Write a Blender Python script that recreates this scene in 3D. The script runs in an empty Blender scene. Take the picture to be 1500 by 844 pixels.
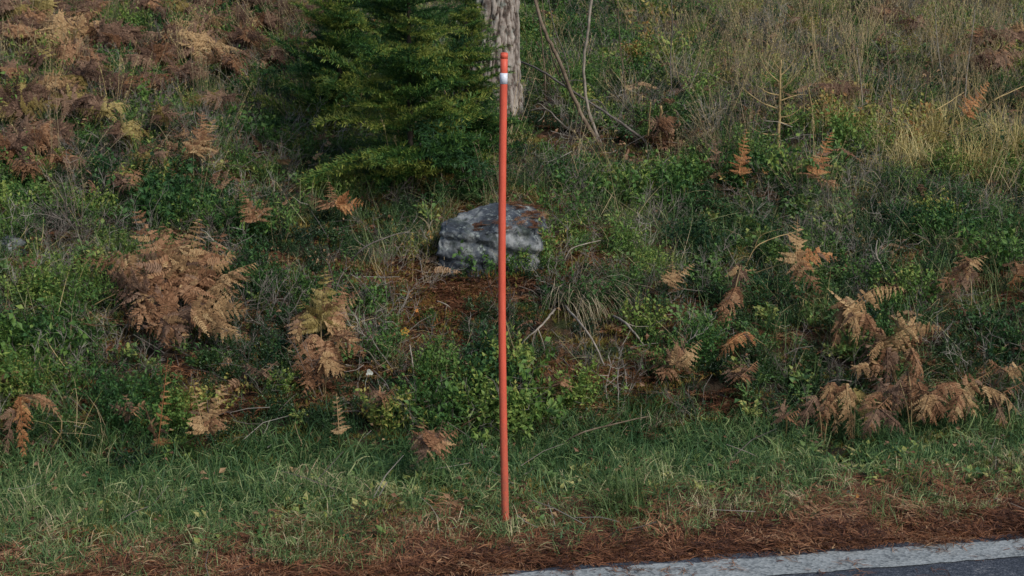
import bpy, math, random
import numpy as np
from mathutils import Vector, Matrix
from mathutils.bvhtree import BVHTree

random.seed(11)
RNG = np.random.default_rng(11)
SC = bpy.context.scene
COL = SC.collection
R = math.radians

# ------------------------------------------------------------------ camera
CAM_H = 2.4
PITCH = R(11.29)
FPX = 2415.0                       # focal length in pixels of a 1500 x 844 picture
cam_data = bpy.data.cameras.new('camera')
cam_data.sensor_width = 36.0
cam_data.lens = FPX / 1500.0 * 36.0
cam_data.clip_start = 0.05
cam_data.clip_end = 1500.0
cam = bpy.data.objects.new('camera', cam_data)
cam.location = (0, 0, CAM_H)
cam.rotation_euler = (math.pi / 2 - PITCH, 0, 0)
COL.objects.link(cam)
SC.camera = cam

# ------------------------------------------------------------------ world, sun, exposure
SUN_EL, SUN_AZ = 40.0, 138.0       # azimuth clockwise from +Y: soft light from the road side, to the right
world = bpy.data.worlds.new('World')
SC.world = world
world.use_nodes = True
wn = world.node_tree.nodes
sky = wn.new('ShaderNodeTexSky')
sky.sky_type = 'NISHITA'
sky.sun_disc = False
sky.sun_elevation = R(SUN_EL)
sky.sun_rotation = R(SUN_AZ)
sky.dust_density = 1.5
wn['Background'].inputs['Strength'].default_value = 0.062
world.node_tree.links.new(sky.outputs['Color'], wn['Background'].inputs['Color'])
sun_data = bpy.data.lights.new('sun', 'SUN')
sun_data.energy = 1.5
sun_data.angle = R(10)
sun_data.color = (1.0, 0.955, 0.88)
sun = bpy.data.objects.new('sun', sun_data)
az, el = R(SUN_AZ), R(SUN_EL)
to_sun = Vector((math.sin(az) * math.cos(el), math.cos(az) * math.cos(el), math.sin(el)))
sun.rotation_euler = to_sun.to_track_quat('Z', 'Y').to_euler()
sun.location = to_sun * 30
COL.objects.link(sun)
SC.view_settings.view_transform = 'Standard'
SC.view_settings.look = 'None'
SC.view_settings.exposure = 0.84
SC.view_settings.gamma = 1.0
SC.view_settings.use_curve_mapping = False
SC.cycles.max_bounces = 3
SC.cycles.diffuse_bounces = 2
SC.cycles.transmission_bounces = 3
SC.cycles.glossy_bounces = 2

# ------------------------------------------------------------------ picture <-> place
CP, SP = math.cos(PITCH), math.sin(PITCH)
def direction(px, py):
    u, v = (px - 750.0) / FPX, (422.0 - py) / FPX
    return np.array([u, CP + v * SP, -SP + v * CP])
def project(P):
    P = np.asarray(P, float)
    x, y, z = P[..., 0], P[..., 1], P[..., 2] - CAM_H
    d = y * CP - z * SP
    h = y * SP + z * CP
    d = np.maximum(d, 0.01)
    return 750 + FPX * x / d, 422 - FPX * h / d

def _hash(ix, iy, s):
    h = (ix.astype(np.int64) * 374761393 + iy.astype(np.int64) * 668265263 + s * 974634777) & 0x7fffffff
    h = ((h ^ (h >> 13)) * 1274126177) & 0x7fffffff
    return ((h ^ (h >> 16)) & 0xffff) / 65535.0
def vnoise(x, y, s=0):
    x = np.asarray(x, float); y = np.asarray(y, float)
    ix, iy = np.floor(x), np.floor(y)
    fx, fy = x - ix, y - iy
    fx = fx * fx * (3 - 2 * fx); fy = fy * fy * (3 - 2 * fy)
    a = _hash(ix, iy, s); b = _hash(ix + 1, iy, s); c = _hash(ix, iy + 1, s); d = _hash(ix + 1, iy + 1, s)
    return (a * (1 - fx) + b * fx) * (1 - fy) + (c * (1 - fx) + d * fx) * fy
def fbm(x, y, s=0, o=4):
    t = 0; a = 0.5; n = 0
    for k in range(o):
        t = t + a * vnoise(x * 2 ** k, y * 2 ** k, s + k * 17); n += a; a *= 0.5
    return t / n

# ------------------------------------------------------------------ terrain
SL, Y0 = 0.1915, 6.19              # slant of the road edge and its depth straight ahead
NL = math.hypot(1, SL)
def road_n(x, y):
    return (y - SL * x - Y0) / NL
PN = np.array([-80, -7.0, -6.6, -0.3, 0.03, 0.12, 0.8, 1.2, 1.6, 1.85, 2.3, 2.8, 3.35, 4.3, 6.2, 8, 10.6, 16, 30, 60, 140])
PZ = np.array([-0.4, -0.1, -0.04, -0.04, -0.035, 0.0, 0.005, -0.01, -0.05, 0.0, 0.27, 0.45, 0.60, 0.83, 1.26, 1.58, 2.0, 3.3, 6.5, 12, 24])
def H(x, y):
    x = np.asarray(x, float); y = np.asarray(y, float)
    n = road_n(x, y)
    z = np.interp(n, PN, PZ) * 0.5 + 0.25 * (np.interp(n - 0.12, PN, PZ) + np.interp(n + 0.12, PN, PZ))
    z = np.where(n < 0.3, np.interp(n, PN, PZ), z)
    k = np.clip((n - 1.7) / 0.8, 0, 1)
    z = z + k * ((fbm(x * 0.9, y * 0.9, 3) - 0.5) * 0.22 + (fbm(x * 4, y * 4, 9) - 0.5) * 0.07)
    z = z + np.clip((n - 0.1) / 0.3, 0, 1) * (fbm(x * 6, y * 6, 5) - 0.5) * 0.03
    return z
_T = np.arange(4.0, 45.0, 0.03)
def ground_hit(px, py):
    d = direction(px, py)
    p = d[None, :] * _T[:, None]
    g = p[:, 2] + CAM_H - H(p[:, 0], p[:, 1])
    k = np.nonzero(g <= 0)[0]
    k = int(k[0]) if len(k) else len(_T) - 1
    t = _T[k] if k == 0 else _T[k - 1] + 0.03 * g[k - 1] / (g[k - 1] - g[k] + 1e-9)
    q = d * t
    return Vector((q[0], q[1], q[2] + CAM_H))
def at_depth(px, py, y):
    d = direction(px, py)
    t = y / d[1]
    return Vector((d[0] * t, y, d[2] * t + CAM_H))
def above(px, py, lift):
    """the point seen at px, py that hangs about lift metres over the ground"""
    g = ground_hit(px, py)
    g = ground_hit(px, py + lift * FPX / g.y)
    return at_depth(px, py, g.y)

# ------------------------------------------------------------------ helpers
def tag(o, label=None, cat=None, group=None, kind=None):
    if label: o['label'] = label
    if cat: o['category'] = cat
    if group: o['group'] = group
    if kind: o['kind'] = kind
    return o
class MB:
    def __init__(s): s.v = []; s.f = []; s.a = []
    def face(s, pts, var=0.5):
        b = len(s.v); s.v.extend([tuple(p) for p in pts]); s.f.append(tuple(range(b, b + len(pts)))); s.a.append(var)
    def strip(s, pts, widths, side, var=0.5, fold=0.0, up=None):
        """a ribbon along pts; side: across direction"""
        b = len(s.v)
        for p, w in zip(pts, widths):
            p = Vector(p)
            s.v.append(tuple(p - side * w)); s.v.append(tuple(p + side * w))
        for i in range(len(pts) - 1):
            s.f.append((b + 2 * i, b + 2 * i + 1, b + 2 * i + 3, b + 2 * i + 2)); s.a.append(var)
    def leaf(s, p, d, nrm, L, W, var=0.5, fold=0.25, bend=0.15):
        d = d.normalized(); side = d.cross(nrm)
        if side.length < 1e-4: side = d.orthogonal()
        side.normalize(); nrm = side.cross(d)
        b = len(s.v)
        m = p + d * L * 0.45
        s.v.extend([tuple(p), tuple(m + side * W + nrm * W * fold), tuple(p + d * L - nrm * L * bend), tuple(m - side * W + nrm * W * fold), tuple(m)])
        s.f.extend([(b, b + 4, b + 1), (b + 4, b + 2, b + 1), (b, b + 3, b + 4), (b + 3, b + 2, b + 4)]); s.a.extend([var] * 4)
    def tube(s, pts, radii, sides=5, var=0.5, cap=True):
        b = len(s.v); n = len(pts)
        pts = [Vector(p) for p in pts]
        if not hasattr(radii, '__len__'): radii = [radii] * n
        prev = None
        for i, p in enumerate(pts):
            t = (pts[min(i + 1, n - 1)] - pts[max(i - 1, 0)]).normalized()
            if prev is None: a = t.orthogonal().normalized()
            else:
                a = prev - t * prev.dot(t)
                a = a.normalized() if a.length > 1e-5 else t.orthogonal().normalized()
            prev = a; c = t.cross(a)
            for k in range(sides):
                an = 2 * math.pi * k / sides
                s.v.append(tuple(p + (a * math.cos(an) + c * math.sin(an)) * radii[i]))
        for i in range(n - 1):
            for k in range(sides):
                k2 = (k + 1) % sides
                s.f.append((b + i * sides + k, b + i * sides + k2, b + (i + 1) * sides + k2, b + (i + 1) * sides + k)); s.a.append(var)
        if cap:
            s.f.append(tuple(b + (n - 1) * sides + k for k in range(sides))); s.a.append(var)
            s.f.append(tuple(b + k for k in reversed(range(sides)))); s.a.append(var)
    def mesh(s, name, mat, smooth=False):
        me = bpy.data.meshes.new(name)
        me.from_pydata(s.v, [], s.f)
        at = me.attributes.new('var', 'FLOAT', 'FACE')
        at.data.foreach_set('value', np.asarray(s.a, np.float32))
        if mat: me.materials.append(mat)
        if smooth: me.polygons.foreach_set('use_smooth', [True] * len(me.polygons))
        me.update()
        return me
    def build(s, name, mat, parent=None, smooth=False):
        o = bpy.data.objects.new(name, s.mesh(name, mat, smooth)); COL.objects.link(o)
        if parent: o.parent = parent
        return o
def empty(name, loc):
    o = bpy.data.objects.new(name, None); COL.objects.link(o); o.location = loc; o.empty_display_size = 0.05
    return o
def rv(s=1.0):
    return Vector((random.gauss(0, s), random.gauss(0, s), random.gauss(0, s)))
UP = Vector((0, 0, 1))

# ------------------------------------------------------------------ materials
def new_mat(name):
    m = bpy.data.materials.new(name); m.use_nodes = True
    nt = m.node_tree
    return m, nt, nt.nodes['Principled BSDF'], nt.nodes['Material Output']
def ramp(nt, stops):
    r = nt.nodes.new('ShaderNodeValToRGB')
    el = r.color_ramp.elements
    while len(el) < len(stops): el.new(0.5)
    for e, (p, c) in zip(el, stops):
        e.position = p; e.color = (c[0], c[1], c[2], 1)
    return r
def math_node(nt, op, a, b=None, clamp=False):
    m = nt.nodes.new('ShaderNodeMath'); m.operation = op; m.use_clamp = clamp
    for i, x in enumerate((a, b)):
        if x is None: continue
        if isinstance(x, (int, float)): m.inputs[i].default_value = x
        else: nt.links.new(x, m.inputs[i])
    return m.outputs[0]
def noise(nt, scale, detail=4, rough=0.6, coord='Object', vec=None):
    n = nt.nodes.new('ShaderNodeTexNoise'); n.inputs['Scale'].default_value = scale
    n.inputs['Detail'].default_value = detail; n.inputs['Roughness'].default_value = rough
    if vec is None:
        tc = nt.nodes.new('ShaderNodeTexCoord'); vec = tc.outputs[coord]
    nt.links.new(vec, n.inputs['Vector'])
    return n.outputs['Fac']
def leaf_mat(name, stops, instanced=True, transl=0.2, rough=0.55, kvar=0.42, spec=0.3):
    m, nt, bs, out = new_mat(name)
    if instanced:
        at = nt.nodes.new('ShaderNodeAttribute'); at.attribute_type = 'INSTANCER'; at.attribute_name = 'tint'; base = at.outputs['Fac']
    else:
        oi = nt.nodes.new('ShaderNodeObjectInfo'); base = oi.outputs['Random']
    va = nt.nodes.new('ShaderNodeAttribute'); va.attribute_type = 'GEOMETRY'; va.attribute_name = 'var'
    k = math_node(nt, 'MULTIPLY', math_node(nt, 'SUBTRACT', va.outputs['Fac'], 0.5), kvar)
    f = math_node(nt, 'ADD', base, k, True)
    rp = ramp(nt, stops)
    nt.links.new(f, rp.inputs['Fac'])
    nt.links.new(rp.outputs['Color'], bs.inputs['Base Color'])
    bs.inputs['Roughness'].default_value = rough
    bs.inputs['Specular IOR Level'].default_value = spec
    if transl:
        tr = nt.nodes.new('ShaderNodeBsdfTranslucent'); nt.links.new(rp.outputs['Color'], tr.inputs['Color'])
        mx = nt.nodes.new('ShaderNodeMixShader'); mx.inputs[0].default_value = transl
        nt.links.new(bs.outputs[0], mx.inputs[1]); nt.links.new(tr.outputs[0], mx.inputs[2])
        nt.links.new(mx.outputs[0], out.inputs['Surface'])
    return m
def rough_mat(name, stops, scale, rough=0.9, bump=0.3, bscale=None, bdist=0.01, detail=6, spec=0.3):
    m, nt, bs, out = new_mat(name)
    f = noise(nt, scale, detail)
    rp = ramp(nt, stops); nt.links.new(f, rp.inputs['Fac']); nt.links.new(rp.outputs['Color'], bs.inputs['Base Color'])
    bs.inputs['Roughness'].default_value = rough; bs.inputs['Specular IOR Level'].default_value = spec
    if bump:
        b = nt.nodes.new('ShaderNodeBump'); b.inputs['Strength'].default_value = bump; b.inputs['Distance'].default_value = bdist
        nt.links.new(noise(nt, bscale or scale * 4, 5), b.inputs['Height']); nt.links.new(b.outputs[0], bs.inputs['Normal'])
    return m

M = {}
M['ground'] = rough_mat('forest_soil', [(0.3, (0.012, 0.010, 0.007)), (0.48, (0.035, 0.024, 0.014)), (0.6, (0.075, 0.042, 0.022)), (0.72, (0.035, 0.045, 0.014))], 5, bump=0.8, bscale=60, bdist=0.02)
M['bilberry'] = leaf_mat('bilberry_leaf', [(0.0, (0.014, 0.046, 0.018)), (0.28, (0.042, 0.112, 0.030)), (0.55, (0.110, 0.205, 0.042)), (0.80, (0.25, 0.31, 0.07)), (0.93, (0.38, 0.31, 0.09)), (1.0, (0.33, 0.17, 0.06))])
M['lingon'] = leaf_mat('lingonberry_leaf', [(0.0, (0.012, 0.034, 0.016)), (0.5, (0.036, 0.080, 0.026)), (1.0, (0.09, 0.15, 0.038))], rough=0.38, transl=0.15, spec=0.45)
M['grass'] = leaf_mat('grass_blade', [(0.0, (0.040, 0.098, 0.034)), (0.38, (0.110, 0.195, 0.062)), (0.66, (0.225, 0.295, 0.110)), (0.87, (0.42, 0.41, 0.21)), (1.0, (0.52, 0.41, 0.26))], kvar=0.8)
M['dry_grass'] = leaf_mat('dry_grass_blade', [(0.0, (0.22, 0.17, 0.10)), (0.45, (0.44, 0.35, 0.20)), (0.7, (0.56, 0.43, 0.22)), (1.0, (0.60, 0.50, 0.20))], transl=0.25)
M['needle'] = leaf_mat('fallen_pine_needle', [(0.0, (0.060, 0.028, 0.018)), (0.35, (0.19, 0.078, 0.038)), (0.7, (0.33, 0.155, 0.075)), (1.0, (0.46, 0.30, 0.17))], transl=0.1, kvar=0.8)
M['moss'] = leaf_mat('moss_shoot', [(0.0, (0.050, 0.075, 0.018)), (0.4, (0.150, 0.155, 0.034)), (0.7, (0.26, 0.20, 0.05)), (1.0, (0.30, 0.14, 0.045))], transl=0.2)
M['twig'] = leaf_mat('grey_twig', [(0.0, (0.055, 0.045, 0.040)), (0.5, (0.17, 0.145, 0.125)), (1.0, (0.34, 0.31, 0.27))], transl=0.0, rough=0.85)
M['herb'] = leaf_mat('verge_herb_leaf', [(0.0, (0.045, 0.11, 0.040)), (0.45, (0.12, 0.21, 0.055)), (0.75, (0.30, 0.32, 0.085)), (1.0, (0.46, 0.42, 0.17))])
M['deadleaf'] = leaf_mat('dead_leaf', [(0.0, (0.085, 0.045, 0.030)), (0.5, (0.22, 0.115, 0.065)), (1.0, (0.40, 0.26, 0.14))], transl=0.15)
def fern_mat(name, a, b, c): return leaf_mat(name, [(0.0, a), (0.5, b), (1.0, c)], instanced=False, transl=0.25, rough=0.75, kvar=0.6, spec=0.15)
M['rust'] = fern_mat('bracken_rust', (0.135, 0.066, 0.034), (0.280, 0.145, 0.076), (0.40, 0.235, 0.130))
M['tan'] = fern_mat('bracken_tan', (0.20, 0.120, 0.060), (0.38, 0.235, 0.115), (0.52, 0.355, 0.185))
M['orange'] = fern_mat('bracken_orange', (0.26, 0.105, 0.044), (0.44, 0.200, 0.085), (0.54, 0.290, 0.130))
M['mauve'] = fern_mat('bracken_dull', (0.092, 0.054, 0.038), (0.185, 0.110, 0.074), (0.29, 0.185, 0.122))
M['olive'] = fern_mat('bracken_yellowing', (0.17, 0.125, 0.040), (0.30, 0.232, 0.078), (0.43, 0.335, 0.140))
M['stem'] = rough_mat('bracken_stem', [(0.3, (0.16, 0.11, 0.05)), (0.7, (0.33, 0.25, 0.12))], 30, bump=0, rough=0.6)
M['stick_pale'] = rough_mat('pale_dead_wood', [(0.3, (0.17, 0.14, 0.11)), (0.55, (0.30, 0.26, 0.21)), (0.75, (0.40, 0.36, 0.30))], 22, bump=0.4, bscale=70, bdist=0.004)
M['stick_warm'] = rough_mat('straw_dead_wood', [(0.3, (0.22, 0.15, 0.07)), (0.55, (0.38, 0.28, 0.13)), (0.75, (0.46, 0.37, 0.19))], 22, bump=0.4, bscale=70, bdist=0.004)
M['stick_grey'] = rough_mat('grey_dead_wood', [(0.3, (0.075, 0.065, 0.058)), (0.55, (0.15, 0.13, 0.115)), (0.75, (0.24, 0.22, 0.20))], 22, bump=0.4, bscale=70, bdist=0.004)
M['stick_brown'] = rough_mat('brown_sapling_bark', [(0.3, (0.085, 0.060, 0.042)), (0.55, (0.18, 0.135, 0.095)), (0.75, (0.27, 0.22, 0.165))], 18, bump=0.4, bscale=70, bdist=0.004)

M['spruce_bark'] = rough_mat('spruce_bark', [(0.3, (0.022, 0.017, 0.013)), (0.7, (0.060, 0.046, 0.036))], 18, bump=0.4, bscale=70, bdist=0.004)
def asphalt():
    m, nt, bs, out = new_mat('worn_asphalt')
    tc = nt.nodes.new('ShaderNodeTexCoord')
    vo = nt.nodes.new('ShaderNodeTexVoronoi'); vo.inputs['Scale'].default_value = 95
    nt.links.new(tc.outputs['Object'], vo.inputs['Vector'])
    rp = ramp(nt, [(0.0, (0.020, 0.027, 0.038)), (0.5, (0.038, 0.047, 0.064)), (0.85, (0.085, 0.095, 0.115)), (1.0, (0.19, 0.195, 0.20))])
    sp = nt.nodes.new('ShaderNodeSeparateColor'); nt.links.new(vo.outputs['Color'], sp.inputs[0])
    nz = noise(nt, 3, 5)
    nt.links.new(math_node(nt, 'ADD', math_node(nt, 'MULTIPLY', sp.outputs[0], 0.75), math_node(nt, 'MULTIPLY', math_node(nt, 'SUBTRACT', nz, 0.4), 0.8), True), rp.inputs['Fac'])
    nt.links.new(rp.outputs['Color'], bs.inputs['Base Color'])
    b = nt.nodes.new('ShaderNodeBump'); b.inputs['Strength'].default_value = 0.8; b.inputs['Distance'].default_value = 0.006
    nt.links.new(vo.outputs['Distance'], b.inputs['Height']); b.invert = True
    nt.links.new(b.outputs[0], bs.inputs['Normal']); bs.inputs['Roughness'].default_value = 0.85
    return m
def paint():
    m, nt, bs, out = new_mat('worn_white_road_paint')
    tc = nt.nodes.new('ShaderNodeTexCoord')
    vo = nt.nodes.new('ShaderNodeTexVoronoi'); vo.inputs['Scale'].default_value = 80
    nt.links.new(tc.outputs['Object'], vo.inputs['Vector'])
    sp = nt.nodes.new('ShaderNodeSeparateColor'); nt.links.new(vo.outputs['Color'], sp.inputs[0])
    f = math_node(nt, 'ADD', math_node(nt, 'MULTIPLY', sp.outputs[0], 0.35), math_node(nt, 'MULTIPLY', noise(nt, 9, 10, 0.82), 0.95), True)
    rp = ramp(nt, [(0.33, (0.050, 0.056, 0.064)), (0.43, (0.13, 0.145, 0.15)), (0.58, (0.24, 0.262, 0.262)), (0.9, (0.36, 0.385, 0.385))])
    nt.links.new(f, rp.inputs['Fac']); nt.links.new(rp.outputs['Color'], bs.inputs['Base Color'])
    b = nt.nodes.new('ShaderNodeBump'); b.inputs['Strength'].default_value = 0.5; b.inputs['Distance'].default_value = 0.004
    nt.links.new(vo.outputs['Distance'], b.inputs['Height']); nt.links.new(b.outputs[0], bs.inputs['Normal'])
    bs.inputs['Roughness'].default_value = 0.8
    return m
def pole_mat():
    m, nt, bs, out = new_mat('orange_plastic')
    rp = ramp(nt, [(0.3, (0.54, 0.076, 0.047)), (0.5, (0.66, 0.108, 0.062)), (0.62, (0.70, 0.128, 0.078)), (0.8, (0.72, 0.20, 0.14))])
    mp = nt.nodes.new('ShaderNodeMapping'); tcp = nt.nodes.new('ShaderNodeTexCoord'); mp.inputs['Scale'].default_value = (60, 60, 7); nt.links.new(tcp.outputs['Object'], mp.inputs[0])
    nt.links.new(noise(nt, 1.0, 8, 0.8, vec=mp.outputs[0]), rp.inputs['Fac'])
    gm = nt.nodes.new('ShaderNodeNewGeometry'); sx = nt.nodes.new('ShaderNodeSeparateXYZ'); nt.links.new(gm.outputs['Position'], sx.inputs[0])
    mr = nt.nodes.new('ShaderNodeMapRange'); mr.inputs['From Min'].default_value = 0.03; mr.inputs['From Max'].default_value = 0.75; mr.inputs['To Min'].default_value = 0.95; mr.inputs['To Max'].default_value = 0.05
    nt.links.new(sx.outputs['Z'], mr.inputs['Value'])
    d = math_node(nt, 'MULTIPLY', mr.outputs[0], math_node(nt, 'MULTIPLY', math_node(nt, 'SUBTRACT', noise(nt, 28, 8, 0.75), 0.28), 2.6), True)   # road-spray dirt, thickest at the foot
    mx = nt.nodes.new('ShaderNodeMix'); mx.data_type = 'RGBA'
    nt.links.new(d, mx.inputs[0]); nt.links.new(rp.outputs['Color'], mx.inputs[6]); mx.inputs[7].default_value = (0.25, 0.11, 0.07, 1)
    nt.links.new(mx.outputs[2], bs.inputs['Base Color'])
    bs.inputs['Roughness'].default_value = 0.5; bs.inputs['Specular IOR Level'].default_value = 0.35
    return m
def rock_mat():
    m, nt, bs, out = new_mat('lichen_granite')
    n1 = noise(nt, 5.0, 8, 0.7)
    rp = ramp(nt, [(0.37, (0.016, 0.021, 0.028)), (0.46, (0.046, 0.058, 0.074)), (0.53, (0.120, 0.132, 0.142)), (0.63, (0.31, 0.325, 0.33))])
    nt.links.new(n1, rp.inputs['Fac'])
    n2 = noise(nt, 22, 6, 0.7)
    li = ramp(nt, [(0.55, (0, 0, 0)), (0.62, (1, 1, 1))]); nt.links.new(n2, li.inputs['Fac'])
    mx = nt.nodes.new('ShaderNodeMix'); mx.data_type = 'RGBA'
    nt.links.new(math_node(nt, 'MULTIPLY', li.outputs['Color'], 0.8), mx.inputs[0]); nt.links.new(rp.outputs['Color'], mx.inputs[6]); mx.inputs[7].default_value = (0.28, 0.32, 0.30, 1)
    n3 = noise(nt, 9, 6, 0.65)
    ms = ramp(nt, [(0.52, (0, 0, 0)), (0.64, (1, 1, 1))]); nt.links.new(n3, ms.inputs['Fac'])
    mx2 = nt.nodes.new('ShaderNodeMix'); mx2.data_type = 'RGBA'
    nt.links.new(math_node(nt, 'MULTIPLY', ms.outputs['Color'], 0.75), mx2.inputs[0]); nt.links.new(mx.outputs[2], mx2.inputs[6]); mx2.inputs[7].default_value = (0.022, 0.034, 0.026, 1)
    nt.links.new(mx2.outputs[2], bs.inputs['Base Color'])
    b = nt.nodes.new('ShaderNodeBump'); b.inputs['Strength'].default_value = 0.7; b.inputs['Distance'].default_value = 0.008
    nt.links.new(noise(nt, 30, 8, 0.7), b.inputs['Height']); nt.links.new(b.outputs[0], bs.inputs['Normal'])
    bs.inputs['Roughness'].default_value = 0.9
    return m
def bark_mat():
    m, nt, bs, out = new_mat('pine_bark')
    va = nt.nodes.new('ShaderNodeAttribute'); va.attribute_type = 'GEOMETRY'; va.attribute_name = 'relief'
    rp = ramp(nt, [(0.0, (0.030, 0.022, 0.018)), (0.35, (0.095, 0.070, 0.056)), (0.6, (0.25, 0.21, 0.18)), (1.0, (0.42, 0.375, 0.33))])
    f = math_node(nt, 'ADD', va.outputs['Fac'], math_node(nt, 'MULTIPLY', math_node(nt, 'SUBTRACT', noise(nt, 25, 7, 0.7), 0.5), 0.9), True)
    nt.links.new(f, rp.inputs['Fac'])
    n3 = noise(nt, 14, 6, 0.7)
    ms = ramp(nt, [(0.55, (0, 0, 0)), (0.66, (1, 1, 1))]); nt.links.new(n3, ms.inputs['Fac'])
    mx = nt.nodes.new('ShaderNodeMix'); mx.data_type = 'RGBA'
    nt.links.new(math_node(nt, 'MULTIPLY', ms.outputs['Color'], 0.6), mx.inputs[0]); nt.links.new(rp.outputs['Color'], mx.inputs[6]); mx.inputs[7].default_value = (0.25, 0.29, 0.26, 1)
    nt.links.new(mx.outputs[2], bs.inputs['Base Color']); bs.inputs['Roughness'].default_value = 0.9
    b = nt.nodes.new('ShaderNodeBump'); b.inputs['Strength'].default_value = 0.7; b.inputs['Distance'].default_value = 0.008
    nt.links.new(noise(nt, 60, 6), b.inputs['Height']); nt.links.new(b.outputs[0], bs.inputs['Normal'])
    return m
M['asphalt'] = asphalt(); M['paint'] = paint(); M['pole'] = pole_mat(); M['rock'] = rock_mat(); M['bark'] = bark_mat()
mb_, nt_, bs_, _o = new_mat('white_reflective_film')
rp_ = ramp(nt_, [(0.3, (0.55, 0.58, 0.66)), (0.7, (0.80, 0.83, 0.90))]); nt_.links.new(noise(nt_, 60, 4), rp_.inputs['Fac']); nt_.links.new(rp_.outputs['Color'], bs_.inputs['Base Color'])
bs_.inputs['Roughness'].default_value = 0.35
M['band'] = mb_
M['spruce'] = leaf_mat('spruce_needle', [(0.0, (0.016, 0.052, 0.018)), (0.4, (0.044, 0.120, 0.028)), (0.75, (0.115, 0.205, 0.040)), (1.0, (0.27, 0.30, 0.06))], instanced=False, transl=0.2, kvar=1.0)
M['pine_needles'] = leaf_mat('pine_crown_needle', [(0.0, (0.015, 0.035, 0.014)), (0.6, (0.035, 0.07, 0.025)), (1.0, (0.07, 0.11, 0.04))], instanced=False, transl=0.2)
M['maple'] = leaf_mat('yellow_autumn_leaf', [(0.0, (0.55, 0.30, 0.05)), (1.0, (0.70, 0.42, 0.07))], instanced=False, transl=0.3)
M['orange_leaf'] = leaf_mat('orange_autumn_leaf', [(0.0, (0.45, 0.16, 0.03)), (1.0, (0.55, 0.22, 0.05))], instanced=False, transl=0.3)
M['white_leaf'] = leaf_mat('bleached_leaf', [(0.0, (0.50, 0.52, 0.46)), (1.0, (0.62, 0.62, 0.55))], instanced=False, transl=0.2)

# ------------------------------------------------------------------ ground, road, edge line
def axis(a, b, step, lo, hi, grow=1.18):
    m = list(np.arange(a, b, step))
    s, v = step, a
    left = []
    while v > lo: s *= grow; v -= s; left.append(v)
    s, v = step, m[-1]
    right = []
    while v < hi: s *= grow; v += s; right.append(v)
    return np.array(left[::-1] + m + right)
xs = axis(-5.0, 6.0, 0.045, -110, 110); ys = axis(5.9, 15.0, 0.045, -70, 150)
gx, gy = np.meshgrid(xs, ys)
gz = H(gx, gy)
nv, nu = gx.shape
me = bpy.data.meshes.new('ground')
idx = np.arange(nv * nu).reshape(nv, nu)
fa = np.stack([idx[:-1, :-1], idx[:-1, 1:], idx[1:, 1:], idx[1:, :-1]], -1).reshape(-1, 4)
me.from_pydata(np.stack([gx, gy, gz], -1).reshape(-1, 3).tolist(), [], fa.tolist())
me.polygons.foreach_set('use_smooth', [True] * len(me.polygons))
me.materials.append(M['ground'])
ground = bpy.data.objects.new('ground', me); COL.objects.link(ground)
tag(ground, 'dark forest soil of the sloping roadside bank', 'ground', kind='structure')

def road_strip(name, n0, n1, z, mat, ragged0, ragged1, seed, t0=-60, t1=60):
    ts = np.concatenate([np.arange(t0, -5, 1.0), np.arange(-5, 6, 0.02), np.arange(6, t1, 1.0)])
    mb = MB(); tx, ty = 1 / NL, SL / NL; nx, ny = -SL / NL, 1 / NL
    for t in ts:
        a = n0 + ragged0 * (float(fbm(t * 9, 0, seed)) - 0.5) * 2; b = n1 + ragged1 * (float(fbm(t * 9, 3.3, seed + 5)) - 0.5) * 2
        for n in (a, (a + b) / 2, b): mb.v.append((t * tx + n * nx, Y0 + t * ty + n * ny, z))
    for i in range(len(ts) - 1):
        for k in (0, 1):
            q = i * 3 + k; mb.f.append((q, q + 3, q + 4, q + 1)); mb.a.append(0.5)
    return mb.build(name, mat)
tag(road_strip('road', -6.4, 0.055, 0.004, M['asphalt'], 0.0, 0.05, 4), 'blue grey asphalt road along the foot of the verge', 'road', kind='structure')
tag(road_strip('edge_line', -0.205, -0.005, 0.008, M['paint'], 0.018, 0.03, 9), 'worn white painted line along the edge of the asphalt', 'road line', kind='structure')

# ------------------------------------------------------------------ what the undergrowth must leave open (ferns, boulder, pole ...)
CELL = 6
MASK = np.full((900 // CELL + 1, 1560 // CELL + 1), 99.0)
STRONG = np.full_like(MASK, 99.0)
def keep_clear(p, rad_px=8, shift=0.0, strong=False):
    px, py = project(np.array(p))
    j0, j1 = int((px - rad_px) // CELL), int((px + rad_px) // CELL)
    i0, i1 = int((py - rad_px) // CELL), int((py + rad_px) // CELL)
    for i in range(max(i0, 0), min(i1, MASK.shape[0] - 1) + 1):
        for j in range(max(j0, 0), min(j1, MASK.shape[1] - 1) + 1):
            MASK[i, j] = min(MASK[i, j], p[1] - shift)
            if strong: STRONG[i, j] = min(STRONG[i, j], p[1] - shift)
def hides(pts, h, M_=None):
    """True where a plant of height h rooted at pts would stand in front of something kept clear"""
    M_ = MASK if M_ is None else M_
    out = np.zeros(len(pts), bool)
    for k in (0.25, 0.6, 0.95):
        q = pts + np.array([0, 0, 1]) * (h * k)[:, None]
        px, py = project(q)
        j = np.clip((px // CELL).astype(int), 0, MASK.shape[1] - 1); i = np.clip((py // CELL).astype(int), 0, MASK.shape[0] - 1)
        inside = (px > 0) & (px < 1500) & (py > 0) & (py < 844)
        out |= inside & (M_[i, j] < 90) & (pts[:, 1] < M_[i, j] + 0.02)
    return out

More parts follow.
